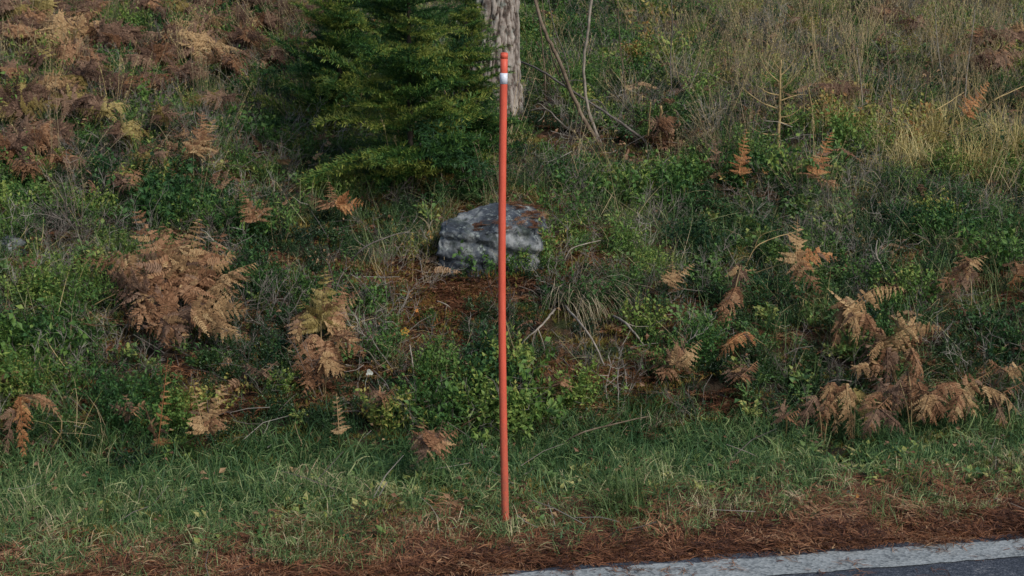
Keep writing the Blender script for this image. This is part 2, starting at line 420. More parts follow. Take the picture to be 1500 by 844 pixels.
# ------------------------------------------------------------------ marker pole
base = ground_hit(740.5, 769); top = at_depth(738.5, 77, base.y)
pole = empty('snow_marker_pole', (base.x, base.y, float(H(base.x, base.y))))
tag(pole, 'tall thin orange snow marker pole with white reflective band standing in the verge', 'marker pole')
z0 = pole.location.z; hp = top.z - z0
def pole_pt(z):
    t = z / hp
    return Vector(((top.x - base.x) * t - 0.012 * math.sin(math.pi * min(max(t, 0), 1)), 0, z))
def pole_tube(za, zb, r, n=14):
    mb = MB(); zz = [za + (zb - za) * i / n for i in range(n + 1)]
    mb.tube([pole_pt(z) for z in zz], [r * (1.04 - 0.08 * z / hp) for z in zz], 24)
    return mb
zb1 = at_depth(738.5, 123, base.y).z - z0; zb2 = at_depth(738.5, 107, base.y).z - z0
pole_tube(-0.12, hp - 0.02, 0.0158, 40).build('shaft', M['pole'], pole, True)
pole_tube(zb1, zb2, 0.0165, 2).build('reflective_band', M['band'], pole, True)
mb = pole_tube(hp - 0.024, hp - 0.004, 0.0166, 2)
mb.tube([pole_pt(hp - 0.0045), pole_pt(hp)], [0.0156, 0.012], 24)
mb.build('end_cap', M['pole'], pole, True)
for k in range(40): keep_clear(base + (top - base) * (0.03 + k / 41), 7)

# ------------------------------------------------------------------ boulders
import bmesh
def boulder(name, label, outline, depth, thick, seed, amp, mat, group=None):
    """outline: silhouette corners in the picture with a depth offset each; hull + subdivision + relief"""
    bm = bmesh.new()
    for (px, py, dy) in outline: bm.verts.new(at_depth(px, py, depth + dy))
    res = bmesh.ops.convex_hull(bm, input=bm.verts)
    bmesh.ops.delete(bm, geom=[v for v in bm.verts if not v.link_faces], context='VERTS')
    bmesh.ops.triangulate(bm, faces=bm.faces)
    for _ in range(2): bmesh.ops.subdivide_edges(bm, edges=bm.edges, cuts=1, use_grid_fill=True)
    for _ in range(2): bmesh.ops.smooth_vert(bm, verts=bm.verts, factor=0.35, use_axis_x=True, use_axis_y=True, use_axis_z=True)
    for _ in range(3): bmesh.ops.subdivide_edges(bm, edges=bm.edges, cuts=1, use_grid_fill=True)
    bmesh.ops.triangulate(bm, faces=bm.faces)
    bm.normal_update()
    cc = np.array([v.co[:] for v in bm.verts]); X, Yc, Z = cc[:, 0], cc[:, 1], cc[:, 2]
    a = fbm(X * 5 + Yc * 2.3, Z * 6 + Yc * 3.1, seed) - 0.5
    st = np.abs(((Z * 7.5 + X * 1.6 + 1.3 * fbm(X * 3, Yc * 3 + Z * 2, seed + 2)) % 1.0) - 0.5) * 2      # weathered ledges
    b = np.abs(fbm(X * 9 - Yc * 4, Z * 11 + X * 3, seed + 3) - 0.5)
    d = fbm(X * 30 + Yc * 17, Z * 33, seed + 7) - 0.5
    off = amp * (a * 2.6 - b * 2.4 + (st ** 3) * -0.7 + d * 0.5)
    for v, o_ in zip(bm.verts, off): v.co = v.co + v.normal * float(o_)
    lo = min(v.co.z for v in bm.verts)
    cx = sum(v.co.x for v in bm.verts) / len(bm.verts); cy = sum(v.co.y for v in bm.verts) / len(bm.verts)
    org = Vector((cx, cy, float(H(cx, cy))))
    for v in bm.verts: v.co -= org
    m = bpy.data.meshes.new(name); bm.to_mesh(m); bm.free()
    m.materials.append(mat); m.polygons.foreach_set('use_smooth', [True] * len(m.polygons))
    o = bpy.data.objects.new(name, m); o.location = org; COL.objects.link(o)
    tag(o, label, 'boulder', group)
    return o
gb = ground_hit(715, 396)
D = gb.y
rock = boulder('granite_boulder', 'grey lichen covered granite boulder behind the orange pole', [
    (638, 338, 0.0), (642, 392, 0.02), (690, 412, -0.02), (740, 408, 0.02), (796, 398, 0.06),
    (645, 322, 0.08), (668, 307, 0.20), (710, 296, 0.34), (760, 293, 0.44), (800, 299, 0.48),
    (690, 338, -0.07), (745, 332, -0.05), (788, 330, 0.0), (800, 346, 0.10), (645, 440, 0.06), (700, 450, 0.02), (796, 440, 0.08),
    (808, 330, 0.4), (650, 400, 0.55), (800, 400, 0.6), (720, 306, 0.62), (670, 318, 0.44)], D - 0.11, 0, 21, 0.026, M['rock'])
for q in [(650, 345), (650, 370), (665, 330), (670, 385), (690, 320), (690, 350), (700, 394), (672, 396), (735, 390), (720, 310), (720, 340), (720, 380), (750, 350), (762, 352), (755, 375), (660, 360), (705, 365), (685, 380)]:
    keep_clear(at_depth(q[0], q[1], D - 0.15), 13, strong=True)
g2 = ground_hit(18, 372)
rock2 = boulder('small_boulder', 'small grey stone half sunk in the plants above the big fern heap', [
    (-14, 350, 0.0), (0, 342, 0.05), (22, 340, 0.06), (42, 352, 0.02), (46, 372, 0.0), (-10, 380, 0.0), (20, 390, -0.04), (44, 388, 0.0), (10, 344, 0.2), (40, 352, 0.22), (0, 390, 0.25), (40, 395, 0.25)], g2.y, 0, 33, 0.014, M['rock'])
for q in [(5, 355), (25, 355), (15, 365), (35, 362)]: keep_clear(at_depth(q[0], q[1], g2.y), 8, strong=True)

# ------------------------------------------------------------------ pine tree
tp = ground_hit(719, 166)
pine = empty('pine_tree', (tp.x, tp.y, float(H(tp.x, tp.y))))
tag(pine, 'thick old pine with flaky grey brown bark rising behind the pole', 'tree')
def pine_trunk():
    zz = np.concatenate([np.arange(-0.25, 2.2, 0.012), np.arange(2.2, 13.5, 0.25)])
    K = 150
    th = np.arange(K) / K * 2 * math.pi
    vs, rel = [], []
    for z in zz:
        r = 0.205 * (1 - 0.040 * max(z, 0)) + 0.05 * math.exp(-max(z, 0) * 6.0)
        r = max(r, 0.05)
        u = th / (2 * math.pi) * 15.0; w = np.full(K, z * 3.6)
        def wrapn(fu, fw, s):
            a = fbm(u * fu, w * fw, s, 3); b = fbm((u - 15.0) * fu, w * fw, s, 3); k = th / (2 * math.pi)
            return a * (1 - k) + b * k
        # bark plates: tall cells with furrows between them, wrapping round the stem
        cu = (th / (2 * math.pi) * 30 + 2.2 * (wrapn(1.6, 1.8, 71) - 0.5)) % 30; cv = np.full(K, z * 4.2) + 2.0 * (wrapn(1.2, 1.0, 33) - 0.5)
        iu, iv = np.floor(cu), np.floor(cv); f1 = np.full(K, 9.0); f2 = np.full(K, 9.0); cid = np.zeros(K)
        for du in (-1, 0, 1):
            for dv in (-1, 0, 1):
                qu, qv = iu + du, iv + dv; qm = qu % 30
                dd = np.hypot(qu + _hash(qm, qv, 5) - cu, qv + _hash(qm, qv, 6) - cv)
                nw = dd < f1; f2 = np.where(nw, f1, np.minimum(f2, dd)); cid = np.where(nw, _hash(qm, qv, 8), cid); f1 = np.where(nw, dd, f1)
        p = np.clip((f2 - f1) * 4.2, 0, 1) ** 0.7 * (0.65 + 0.35 * cid)
        fine = wrapn(4, 3, 90) - 0.5
        rr = r + 0.032 * (p - 0.6) + 0.030 * fine
        lean = 0.008 * z
        vs.append(np.stack([np.cos(th) * rr + lean, np.sin(th) * rr, np.full(K, z)], -1)); rel.append(np.clip(p ** 1.5 * 0.85 + fine * 1.2, 0, 1))
    vs = np.concatenate(vs); rel = np.concatenate(rel)
    n = len(zz); ii = np.arange(n * K).reshape(n, K)
    f = np.stack([ii[:-1], np.roll(ii[:-1], -1, 1), np.roll(ii[1:], -1, 1), ii[1:]], -1).reshape(-1, 4)
    m = bpy.data.meshes.new('trunk'); m.from_pydata(vs.tolist(), [], f.tolist())
    at = m.attributes.new('relief', 'FLOAT', 'POINT'); at.data.foreach_set('value', rel.astype(np.float32))
    m.materials.append(M['bark']); m.polygons.foreach_set('use_smooth', [True] * len(m.polygons))
    o = bpy.data.objects.new('trunk', m); COL.objects.link(o); o.parent = pine
pine_trunk()
mbl, mbc = MB(), MB()
for k in range(26):
    z = 7.2 + k * 0.25; a = k * 2.4; L = (1.9 - abs(k - 10) * 0.06) * random.uniform(0.7, 1.15)
    d = Vector((math.cos(a), math.sin(a), 0.25))
    p0 = Vector((0.008 * z, 0, z)); pts = [p0 + d * L * t + UP * 0.25 * t * t for t in (0, 0.35, 0.7, 1)]
    mbl.tube(pts, [0.05, 0.035, 0.022, 0.008], 5)
    for j in range(26):
        c = pts[1].lerp(pts[3], random.random()) + rv(0.22)
        dd = (rv() + d + UP * 0.6).normalized()
        for q in range(9):
            e = (dd + rv(0.5)).normalized(); s = e.orthogonal().normalized()
            mbc.face([c - s * 0.008, c + s * 0.008, c + e * random.uniform(0.10, 0.17)], random.random())
mbl.build('limb', M['stick_brown'], pine).name = 'limb'
tag(mbc.build('crown', M['pine_needles'], pine), kind='stuff')
for y in range(0, 150, 10): keep_clear(at_depth(740, y, tp.y), 20)

# ------------------------------------------------------------------ young spruces
def spruce_branch(L, seed):
    random.seed(seed)
    mb = MB()
    def shoot(p, d, L, r, lvl):
        n = max(3, int(L / 0.05)); pts = [p]; dd = d.normalized()
        for i in range(n):
            dd = (dd + rv(0.05) + Vector((0, 0, -0.03 if lvl == 0 else 0.02))).normalized(); pts.append(pts[-1] + dd * L / n)
        mb.tube(pts, [r * (1 - 0.8 * i / n) for i in range(n + 1)], 3, 0.1, cap=False)
        m = int(L / 0.0060)
        for i in range(m):
            t = (i + random.random()) / m * n; k = min(int(t), n - 1); q = pts[k].lerp(pts[k + 1], t - k)
            ax = (pts[k + 1] - pts[k]).normalized(); rad = (rv() + UP * 0.35); rad -= ax * rad.dot(ax)
            if rad.length < 1e-3: continue
            e = (rad.normalized() * 0.75 + ax * 0.65).normalized(); s = e.cross(UP + rv(0.3)).normalized() * 0.0030
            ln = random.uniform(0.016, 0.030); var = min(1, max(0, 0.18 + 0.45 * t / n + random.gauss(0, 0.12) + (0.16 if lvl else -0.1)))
            mb.face([q - s, q + s, q + e * ln + s * 0.4, q + e * ln - s * 0.4], var)
        if lvl < 2:
            for k in range(1, n):
                for sg in (-1, 1):
                    if random.random() < 0.12: continue
                    t = k / n; l2 = L * (0.55 if lvl == 0 else 0.4) * (1 - t * 0.75) * random.uniform(0.7, 1.1)
                    if l2 < 0.03: continue
                    ax = (pts[k + 1] - pts[k]).normalized(); sd = ax.cross(UP).normalized() * sg
                    shoot(pts[k], ax * 0.75 + sd * 0.8 + rv(0.08), l2, r * 0.5, lvl + 1)
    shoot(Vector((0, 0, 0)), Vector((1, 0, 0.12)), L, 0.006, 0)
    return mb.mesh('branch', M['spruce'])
BR = [spruce_branch(0.55, 100 + k) for k in range(4)]
random.seed(5)
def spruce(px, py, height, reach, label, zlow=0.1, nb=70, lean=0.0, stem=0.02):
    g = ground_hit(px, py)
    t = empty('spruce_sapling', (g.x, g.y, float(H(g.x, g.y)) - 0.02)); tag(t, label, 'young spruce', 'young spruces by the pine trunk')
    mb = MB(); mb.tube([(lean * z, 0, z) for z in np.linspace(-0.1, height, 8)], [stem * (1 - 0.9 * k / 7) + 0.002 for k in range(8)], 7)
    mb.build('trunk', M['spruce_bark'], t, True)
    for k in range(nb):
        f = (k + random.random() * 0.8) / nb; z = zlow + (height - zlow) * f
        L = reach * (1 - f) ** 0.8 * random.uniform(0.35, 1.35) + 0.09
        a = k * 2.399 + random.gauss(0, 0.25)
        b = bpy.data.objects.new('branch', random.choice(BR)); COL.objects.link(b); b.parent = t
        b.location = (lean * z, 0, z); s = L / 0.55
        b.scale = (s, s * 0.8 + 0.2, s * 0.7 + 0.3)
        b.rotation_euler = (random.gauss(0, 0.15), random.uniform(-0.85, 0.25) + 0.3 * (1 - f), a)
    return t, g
s1, g = spruce(602, 290, 2.3, 0.60, 'bushy dark green young spruce in front of the pine trunk', 0.12, 140)
s2, g_ = spruce(500, 205, 1.25, 0.52, 'smaller green spruce farthest from the pine, against the brown ferns', 0.08, 100)
s3, g_ = spruce(684, 262, 1.25, 0.34, 'low green spruce tucked against the pine trunk beside the pole', 0.05, 100)
s4, g_ = spruce(570, 175, 2.0, 0.46, 'slender yellowish green spruce behind the bushy dark spruce', 0.1, 110)
for px in range(490, 710, 20):
    for py in range(10, 265, 20): keep_clear(at_depth(px, py, g.y - 0.25), 10)

# ------------------------------------------------------------------ bracken ferns
def pinna_mesh(tone, seed, curl):
    random.seed(seed); mb = MB()
    N = 12; mid = [Vector((t, 0.03 * math.sin(t * 3), -curl * 0.35 * t * t)) for t in [i / N for i in range(N + 1)]]
    mb.tube(mid, [0.010 * (1 - 0.8 * i / N) for i in range(N + 1)], 3, 0.35, cap=False)
    for i in range(N):
        t = (i + 0.5) / N; c = mid[i].lerp(mid[i + 1], 0.5)
        for sg in (-1, 1):
            if random.random() < 0.10: continue
            l = 0.30 * (1 - t) ** 0.65 * (0.75 + 0.25 * min(1, t * 6)) * random.uniform(0.65, 1.1); w = 0.037 * random.uniform(0.8, 1.2)
            d = Vector((0.38, sg, 0)).normalized(); dn = random.uniform(0.15, 0.9) * curl
            p1 = c + d * l * 0.55 + Vector((0, 0, -dn * l * 0.25)); p2 = c + d * l * (1 - 0.3 * curl) + Vector((random.gauss(0, 0.02), 0, -dn * l * 0.75))
            mb.strip([c, p1, p2], [w * 0.75, w, w * 0.25], Vector((1, 0, random.gauss(0, 0.25))).normalized(), random.random())
    return mb.mesh('pinna', M[tone])
PINNA = {t: [pinna_mesh(t, 300 + k, (0.35, 0.6, 0.9, 1.2, 1.5)[k]) for k in range(5)] for t in ('rust', 'tan', 'orange', 'mauve', 'olive')}
def bez(p, n):
    """smooth curve through control points"""
    p = [Vector(q) for q in p]
    if len(p) == 2: return [p[0].lerp(p[1], i / n) for i in range(n + 1)]
    out = []
    for i in range(n + 1):
        t = i / n * (len(p) - 1); k = min(int(t), len(p) - 2); u = t - k
        a = p[max(k - 1, 0)]; b = p[k]; c = p[k + 1]; d = p[min(k + 2, len(p) - 1)]
        out.append(0.5 * ((2 * b) + (c - a) * u + (2 * a - 5 * b + 4 * c - d) * u * u + (3 * b - a - 3 * c + d) * u ** 3))
    return out
VIEW = Vector((0, CP, -SP))
def add_frond(thing, pts, width, tone, droop=0.2, n=None, face=None, joined=False, curls=(0, 1, 2, 3), ang=1.05, start=0.0):
    org = thing.location
    L = sum((Vector(pts[i + 1]) - Vector(pts[i])).length for i in range(len(pts) - 1))
    n = n or max(7, min(15, int(L / 0.024)))
    cur = bez(pts, n * 2)
    face = face or (-VIEW * random.uniform(0.5, 1.0) + UP * random.uniform(0.2, 0.8) + rv(0.25)).normalized()
    mb = MB(); mb.tube([c - org for c in cur], [0.0032 * (1 - 0.75 * i / (2 * n)) for i in range(2 * n + 1)], 4, 0.3)
    fo = None
    if not joined: fo = mb.build('frond', M[tone], thing)
    if not joined:
        for c in cur[::2]: keep_clear(c, 8, strong=True)
    for i in range(n):
        t = i / n
        if t < start: continue
        c = cur[2 * i] - org; ax = (cur[min(2 * i + 1, 2 * n)] - cur[max(2 * i - 1, 0)]).normalized()
        side = ax.cross(face).normalized(); nn = side.cross(ax).normalized()
        for sg in (-1, 1):
            if random.random() < 0.06: continue
            l = 1.18 * width * ((1 - t) ** 0.7 * 0.92 + 0.08) * random.uniform(0.75, 1.12)
            a = ang + random.gauss(0, 0.14) - 0.3 * t
            d = (ax * math.cos(a) + side * sg * math.sin(a) + rv(0.10)).normalized()
            d = (d + Vector((0, 0, -1)) * droop * random.uniform(0.5, 1.4)).normalized()
            zz = (nn + rv(0.22)); zz = (zz - d * zz.dot(d)).normalized(); yy = zz.cross(d)
            m = Matrix((d, yy, zz)).transposed().to_4x4()
            m = Matrix.Translation(c) @ m @ Matrix.Diagonal((l, l * random.uniform(0.8, 1.25), l, 1))
            tk = tone if random.random() < 0.85 else random.choice(('rust', 'mauve', 'tan'))
            src = random.choice([PINNA[tk][k] for k in curls])
            if not joined: keep_clear(org + c + d * l * 0.65, 8)
            if joined:
                b = len(mb.v)
                mb.v.extend([tuple(m @ v.co) for v in src.vertices]); va = src.attributes['var'].data
                for p in src.polygons: mb.f.append(tuple(b + q for q in p.vertices)); mb.a.append(va[p.index].value)
            else:
                o = bpy.data.objects.new('pinna', src); COL.objects.link(o); o.parent = fo; o.matrix_basis = m
    if joined: mb.build('frond', M[tone], thing)
def add_stem(thing, pts, r=0.0035, mat='stem'):
    mb = MB(); cur = bez(pts, 8); mb.tube([c - thing.location for c in cur], [r * (1.2 - 0.5 * i / 8) for i in range(9)], 5)
    mb.build('stem', M[mat], thing, True)
def fern(label, base, fronds, tone='rust', lift=0.2, droop=0.2, stems=None, joined=False, group=None, tones=None, curls=(0, 0, 1, 1, 2, 3)):
    """fronds: (x0, y0, x1, y1, half width in px[, bow px]) as seen in the picture"""
    g = ground_hit(*base)
    t = empty('bracken_fern', (g.x, g.y, float(H(g.x, g.y)))); tag(t, label, 'fern', group or 'withered bracken ferns')
    first = []
    for k, f in enumerate(fronds):
        x0, y0, x1, y1, w = f[:5]; bow = f[5] if len(f) > 5 else 0
        w *= 1.22; x1 += (x1 - x0) * 0.08; y1 += (y1 - y0) * 0.08
        lf = lift * random.uniform(0.85, 1.2)
        a = above(x0, y0, lf); b = above(x1, y1, lf * random.uniform(0.7, 1.1))
        # keep the frond one piece in depth
        yb = a.y + max(-0.12, min(0.22, b.y - a.y)); b = at_depth(x1, y1, yb)
        m = at_depth((x0 + x1) / 2, (y0 + y1) / 2 - bow, (a.y + yb) / 2 + random.uniform(-0.10, 0.03))
        add_frond(t, [a, m, b], w * a.y / FPX, (tones or [tone])[k % len(tones or [tone])], droop, joined=joined, curls=curls)
        first.append(a)
    for s in (stems or [0]):
        if isinstance(s, int):
            a = first[min(s, len(first) - 1)]; add_stem(t, [Vector((g.x, g.y, float(H(g.x, g.y)) - 0.05)), (t.location.lerp(a, 0.5) + Vector((0, -0.03, 0.02))), a])
        else:
            add_stem(t, [above(x, y, l) for (x, y, l) in s])
    return t

fern('large collapsed heap of rust brown bracken fronds on the bank', (238, 498), [
    (250, 420, 205, 315, 34), (265, 410, 290, 325, 32), (280, 420, 325, 345, 34), (300, 430, 370, 388, 30, 8), (235, 420, 128, 382, 30, 10), (240, 440, 165, 425, 30),
    (270, 430, 310, 400, 36), (240, 410, 235, 345, 34), (255, 470, 215, 480, 26), (280, 465, 355, 455, 28, 6), (250, 475, 240, 500, 24), (265, 450, 330, 480, 28), (230, 400, 170, 370, 28), (285, 400, 340, 375, 26), (260, 445, 200, 455, 30), (290, 440, 345, 425, 26), (250, 390, 262, 350, 26), (215, 430, 160, 400, 30), (225, 450, 185, 470, 26), (210, 400, 150, 375, 26), (275, 385, 240, 330, 30), (300, 460, 345, 490, 26), (255, 435, 285, 375, 32), (235, 465, 270, 495, 26), (310, 415, 362, 405, 24)],
    lift=0.22, droop=0.35, tones=['rust', 'tan', 'rust', 'tan', 'rust', 'mauve'], stems=[0, 4, ((100, 470, 0.04), (150, 440, 0.1), (205, 415, 0.2)), ((105, 462, 0.03), (150, 430, 0.12), (190, 415, 0.2)), ((228, 500, 0.03), (236, 470, 0.12), (243, 440, 0.2))], curls=(0, 1, 1, 2, 3))
fern('tan bracken with an upright pale frond, next to the large fern heap', (475, 585), [
    (470, 470, 476, 396, 26), (450, 455, 423, 520, 22, 6), (474, 470, 520, 438, 26), (484, 490, 530, 520, 24, 8), (462, 520, 446, 572, 24), (490, 450, 500, 560, 24), (478, 500, 470, 560, 26), (440, 470, 432, 500, 18), (470, 480, 440, 440, 22), (480, 480, 515, 480, 24), (472, 520, 500, 545, 22), (460, 490, 430, 540, 22), (485, 470, 505, 420, 20)],
    lift=0.24, droop=0.3, tones=['olive', 'tan', 'tan', 'rust', 'rust', 'tan', 'rust', 'tan'], stems=[0, 3])
fern('narrow upright orange brown fern frond low on the bank', (232, 660), [(232, 650, 245, 533, 15, 0), (228, 640, 214, 600, 16)], lift=0.2, droop=0.5, tones=['orange', 'rust'])
fern('fanned pale tan fern frond low on the bank beside the narrow orange one', (292, 645), [(300, 632, 326, 568, 25), (300, 632, 286, 578, 20), (305, 628, 330, 612, 16)], 'tan', lift=0.2, droop=0.1, tones=['tan', 'tan', 'rust'], stems=[0, ((258, 660, 0.03), (275, 648, 0.1), (292, 636, 0.18))])
fern('arched brown fern with drooping tips beside the grass strip, farthest from the pole', (72, 660), [(30, 582, 34, 662, 22, 0), (28, 580, 88, 610, 20, 12), (20, 600, 8, 660, 20)], lift=0.3, droop=0.5, tones=['orange', 'rust', 'mauve'], stems=[((70, 665, 0.02), (92, 622, 0.2), (60, 585, 0.3), (28, 578, 0.3))])
fern('small brown fern tip at the edge of the bank above the arched fern', (4, 575), [(0, 556, 40, 541, 16, 4), (-8, 560, -30, 570, 16)], lift=0.18)
fern('dull brown clump of withered fern touching the grass strip left of the pole', (632, 680), [(628, 655, 598, 632, 24), (632, 655, 668, 630, 24), (630, 658, 612, 662, 18), (640, 650, 648, 618, 20), (625, 650, 620, 615, 20)], lift=0.18, droop=0.4, tones=['mauve', 'rust', 'mauve'])
fern('single small tan frond standing below the tan bracken', (497, 650), [(497, 635, 493, 580, 15)], 'tan', lift=0.2)
fern('three pronged tan bracken frond on a long leaning stalk', (1062, 420), [(1166, 382, 1168, 324, 19), (1166, 378, 1222, 378, 21, 8), (1168, 386, 1200, 425, 19)], lift=0.3, droop=0.15, tones=['tan', 'orange', 'rust'], stems=[((1055, 420, 0.02), (1100, 402, 0.16), (1166, 380, 0.3))])
fern('faded brown bracken hanging down in front of the green shrubs', (1060, 500), [(1085, 388, 1070, 440, 22), (1078, 420, 1050, 478, 22), (1070, 400, 1105, 395, 16)], lift=0.26, droop=0.4, tones=['mauve', 'rust', 'tan'])
fern('comb like orange fern frond on a straight stalk', (1132, 514), [(1092, 486, 1052, 524, 19, 6)], 'orange', lift=0.22, droop=0.3, stems=[((1134, 516, 0.02), (1112, 500, 0.12), (1092, 486, 0.22))])
fern('brown fern clump behind the twig tangle', (985, 562), [(985, 535, 945, 515, 22), (985, 535, 1025, 500, 22), (990, 530, 1008, 490, 20), (985, 540, 965, 552, 18)], lift=0.2, tones=['rust', 'tan', 'mauve'])
fern('small tan fern frond above the brown clump', (985, 425), [(978, 414, 1014, 388, 16), (985, 412, 985, 384, 14)], 'tan', lift=0.18)
fern('arched bracken with fringe like pinnae hanging from its rib', (1245, 520), [(1240, 452, 1318, 424, 32, 14), (1240, 440, 1222, 502, 22), (1250, 455, 1256, 500, 22), (1268, 460, 1290, 500, 22)], lift=0.32, droop=0.9, tones=['tan', 'rust', 'tan', 'rust'], stems=[0, 1])
fern('arched bracken with fringed rib, lower of the two arches', (1320, 585), [(1290, 502, 1374, 482, 32, 14), (1290, 480, 1312, 552, 24), (1300, 510, 1300, 556, 22), (1335, 510, 1352, 550, 22)], lift=0.32, droop=0.9, tones=['tan', 'rust', 'mauve', 'rust'], stems=[0, 1])
fern('brown bracken on a tall straight pale stalk', (1421, 475), [(1420, 388, 1378, 418, 20), (1420, 384, 1444, 374, 16), (1420, 392, 1398, 432, 20), (1420, 386, 1405, 365, 14)], lift=0.34, droop=0.3, tones=['rust', 'tan', 'mauve'])
fern('brown bracken cut off by the edge of the view, beside the tall stalked fern', (1492, 430), [(1490, 400, 1500, 380, 16), (1488, 402, 1480, 420, 16), (1495, 400, 1520, 395, 16)], lift=0.22, tones=['rust', 'orange'])
fern('upright orange fern frond beside the bare yellow sapling', (1083, 268), [(1082, 254, 1093, 193, 14)], 'orange', lift=0.2)
fern('small upright dull fern frond beside the upright orange one', (1050, 250), [(1050, 240, 1047, 200, 12)], 'mauve', lift=0.16)
fern('feathery orange brown frond leaning below the bare yellow sapling', (1155, 280), [(1192, 256, 1216, 198, 18), (1192, 256, 1228, 272, 15)], lift=0.24, tones=['orange', 'rust'], stems=[((1150, 282, 0.02), (1172, 264, 0.14), (1192, 255, 0.24))])
fern('bright orange fern frond among the pale dry grass', (1415, 190), [(1416, 168, 1446, 124, 15), (1420, 165, 1412, 140, 9)], 'orange', lift=0.22)
for k, (lab, bx, by, fr, tn) in enumerate([
    ('hanging brown fern fronds over the grass strip, nearest the pole of that row', 1205, 652, [(1218, 560, 1200, 636, 22), (1195, 580, 1168, 625, 18), (1215, 565, 1225, 630, 20)], ['rust', 'mauve', 'tan']),
    ('pale hanging fern frond over the grass strip with a yellowish rib', 1250, 655, [(1240, 562, 1246, 642, 24), (1250, 570, 1275, 620, 20)], ['tan', 'olive']),
    ('brown fern fronds hanging under the lower arch', 1335, 640, [(1330, 540, 1342, 612, 24), (1318, 560, 1300, 640, 22), (1345, 560, 1370, 620, 22)], ['rust', 'mauve', 'rust']),
    ('pale brown fern with curled tips over the grass strip', 1415, 630, [(1408, 570, 1428, 606, 22), (1400, 560, 1360, 590, 24, 8), (1415, 565, 1450, 545, 18), (1405, 580, 1395, 615, 20)], ['tan', 'rust', 'tan', 'rust']),
    ('arched fern tip over the grass strip at the very edge of the view', 1480, 640, [(1440, 565, 1492, 606, 22, 10), (1470, 575, 1500, 560, 16), (1455, 580, 1470, 620, 18)], ['tan', 'rust', 'mauve']),
    ('grey brown crumpled fern between the hanging fronds', 1300, 600, [(1300, 570, 1270, 540, 18), (1300, 572, 1325, 590, 20), (1290, 575, 1262, 600, 18)], ['mauve', 'mauve', 'rust']),
    ('low brown fern clump below the comb like frond', 1085, 570, [(1085, 552, 1060, 535, 18), (1085, 552, 1108, 530, 18), (1085, 552, 1085, 525, 16)], ['mauve', 'rust']),
    ('crumpled brown fern mass at the foot of the lower arch', 1365, 600, [(1360, 575, 1330, 565, 24), (1360, 575, 1395, 560, 24), (1362, 578, 1350, 612, 22), (1365, 575, 1380, 610, 22)], ['rust', 'mauve', 'tan']),
    ('dull fern fronds bending between the two hanging groups', 1285, 640, [(1285, 600, 1265, 640, 20), (1285, 598, 1310, 575, 20), (1290, 600, 1325, 630, 20)], ['mauve', 'rust']),
    ('brown fern between the two fringed arches', 1275, 560, [(1275, 530, 1262, 490, 20), (1275, 530, 1300, 540, 20), (1270, 532, 1245, 545, 18)], ['mauve', 'rust', 'tan']),
    ('small rust fern hanging beside the comb like frond', 1150, 640, [(1150, 610, 1135, 585, 16), (1152, 610, 1172, 600, 16)], ['mauve', 'rust']),
    ('pale fern tips at the edge of the view under the stalked fern', 1475, 560, [(1475, 545, 1450, 530, 18), (1478, 545, 1505, 530, 18)], ['rust', 'tan']),
    ('brown withered fern between the tan bracken and the yellow leaf', 560, 600, [(560, 585, 540, 560, 16), (560, 585, 580, 565, 16)], ['mauve', 'rust']),
    ('low crumpled fern left of the narrow orange frond', 190, 620, [(190, 605, 165, 595, 16), (192, 605, 212, 590, 16), (190, 606, 185, 580, 14)], ['mauve', 'rust']),
    ('brown fern between the fanned tan frond and the tan bracken', 385, 560, [(385, 548, 362, 535, 16), (385, 548, 405, 530, 16)], ['mauve', 'mauve']),
    ('small withered fern just right of the pole above the grass strip', 820, 580, [(820, 562, 800, 545, 16), (820, 562, 838, 540, 16)], ['mauve', 'rust'])]):
    fern(lab, (bx, by), fr, lift=0.25, droop=0.55, tones=tn, stems=[0, 1])
fern('tan feathery fern clump on the open slope above the heap', (292, 240), [(290, 225, 268, 190, 18), (290, 222, 312, 178, 20), (290, 224, 296, 168, 18), (288, 226, 318, 215, 14), (285, 228, 262, 222, 14)], lift=0.2, tones=['tan', 'tan', 'rust'])
fern('dull brown fern clump on the slope above the large heap', (180, 285), [(182, 268, 158, 250, 18), (184, 268, 208, 245, 18), (180, 270, 200, 272, 14), (180, 268, 178, 240, 14)], lift=0.18, tones=['mauve', 'rust'])
fern('rust fern frond leaning beside the large heap, towards the spruce', (380, 338), [(376, 322, 352, 278, 16), (380, 322, 392, 292, 14)], 'rust', lift=0.2)
fern('rust fern spreading sideways below the spruce', (490, 318), [(490, 300, 450, 285, 18), (492, 300, 530, 298, 18), (490, 298, 482, 268, 14)], 'rust', lift=0.18, tones=['rust', 'orange'])
# the brown stand that covers the upper slope: many alike
random.seed(77)
spots = [(40, 45, 1), (92, 55, 1.2), (285, 75, 1.2), (335, 98, 1), (62, 140, 1.1), (122, 118, 1), (45, 200, 1.1), (85, 205, 1), (250, 60, .9), (20, 60, 1), (212, 12, .9), (135, 22, .9), (470, 30, 1), (440, 70, .8),
         (180, 200, .8), (105, 155, 1), (320, 150, .7), (15, 150, 1), (60, 90, .8), (300, 45, .9), (345, 35, .8), (180, 60, .8), (395, 40, .8), (20, 220, 1), (140, 95, .7), (215, 125, .7), (420, 20, .8), (370, 8, .8), (75, 15, .9),
         (10, 110, .8), (260, 20, .9), (40, 250, .8), (220, 235, .7), (1230, 135, .8), (1460, 90, .9), (1490, 60, .8), (970, 190, .6), (1290, 25, .7), (1345, 40, .7), (1440, 60, .8), (150, 60, 1), (110, 85, .9), (230, 90, .9), (5, 20, 1), (170, 130, .8), (30, 165, .9), (265, 110, .7), (355, 65, .9), (310, 15, .9), (90, 240, .7), (150, 170, .8), (400, 90, .7), (240, 175, .6)]
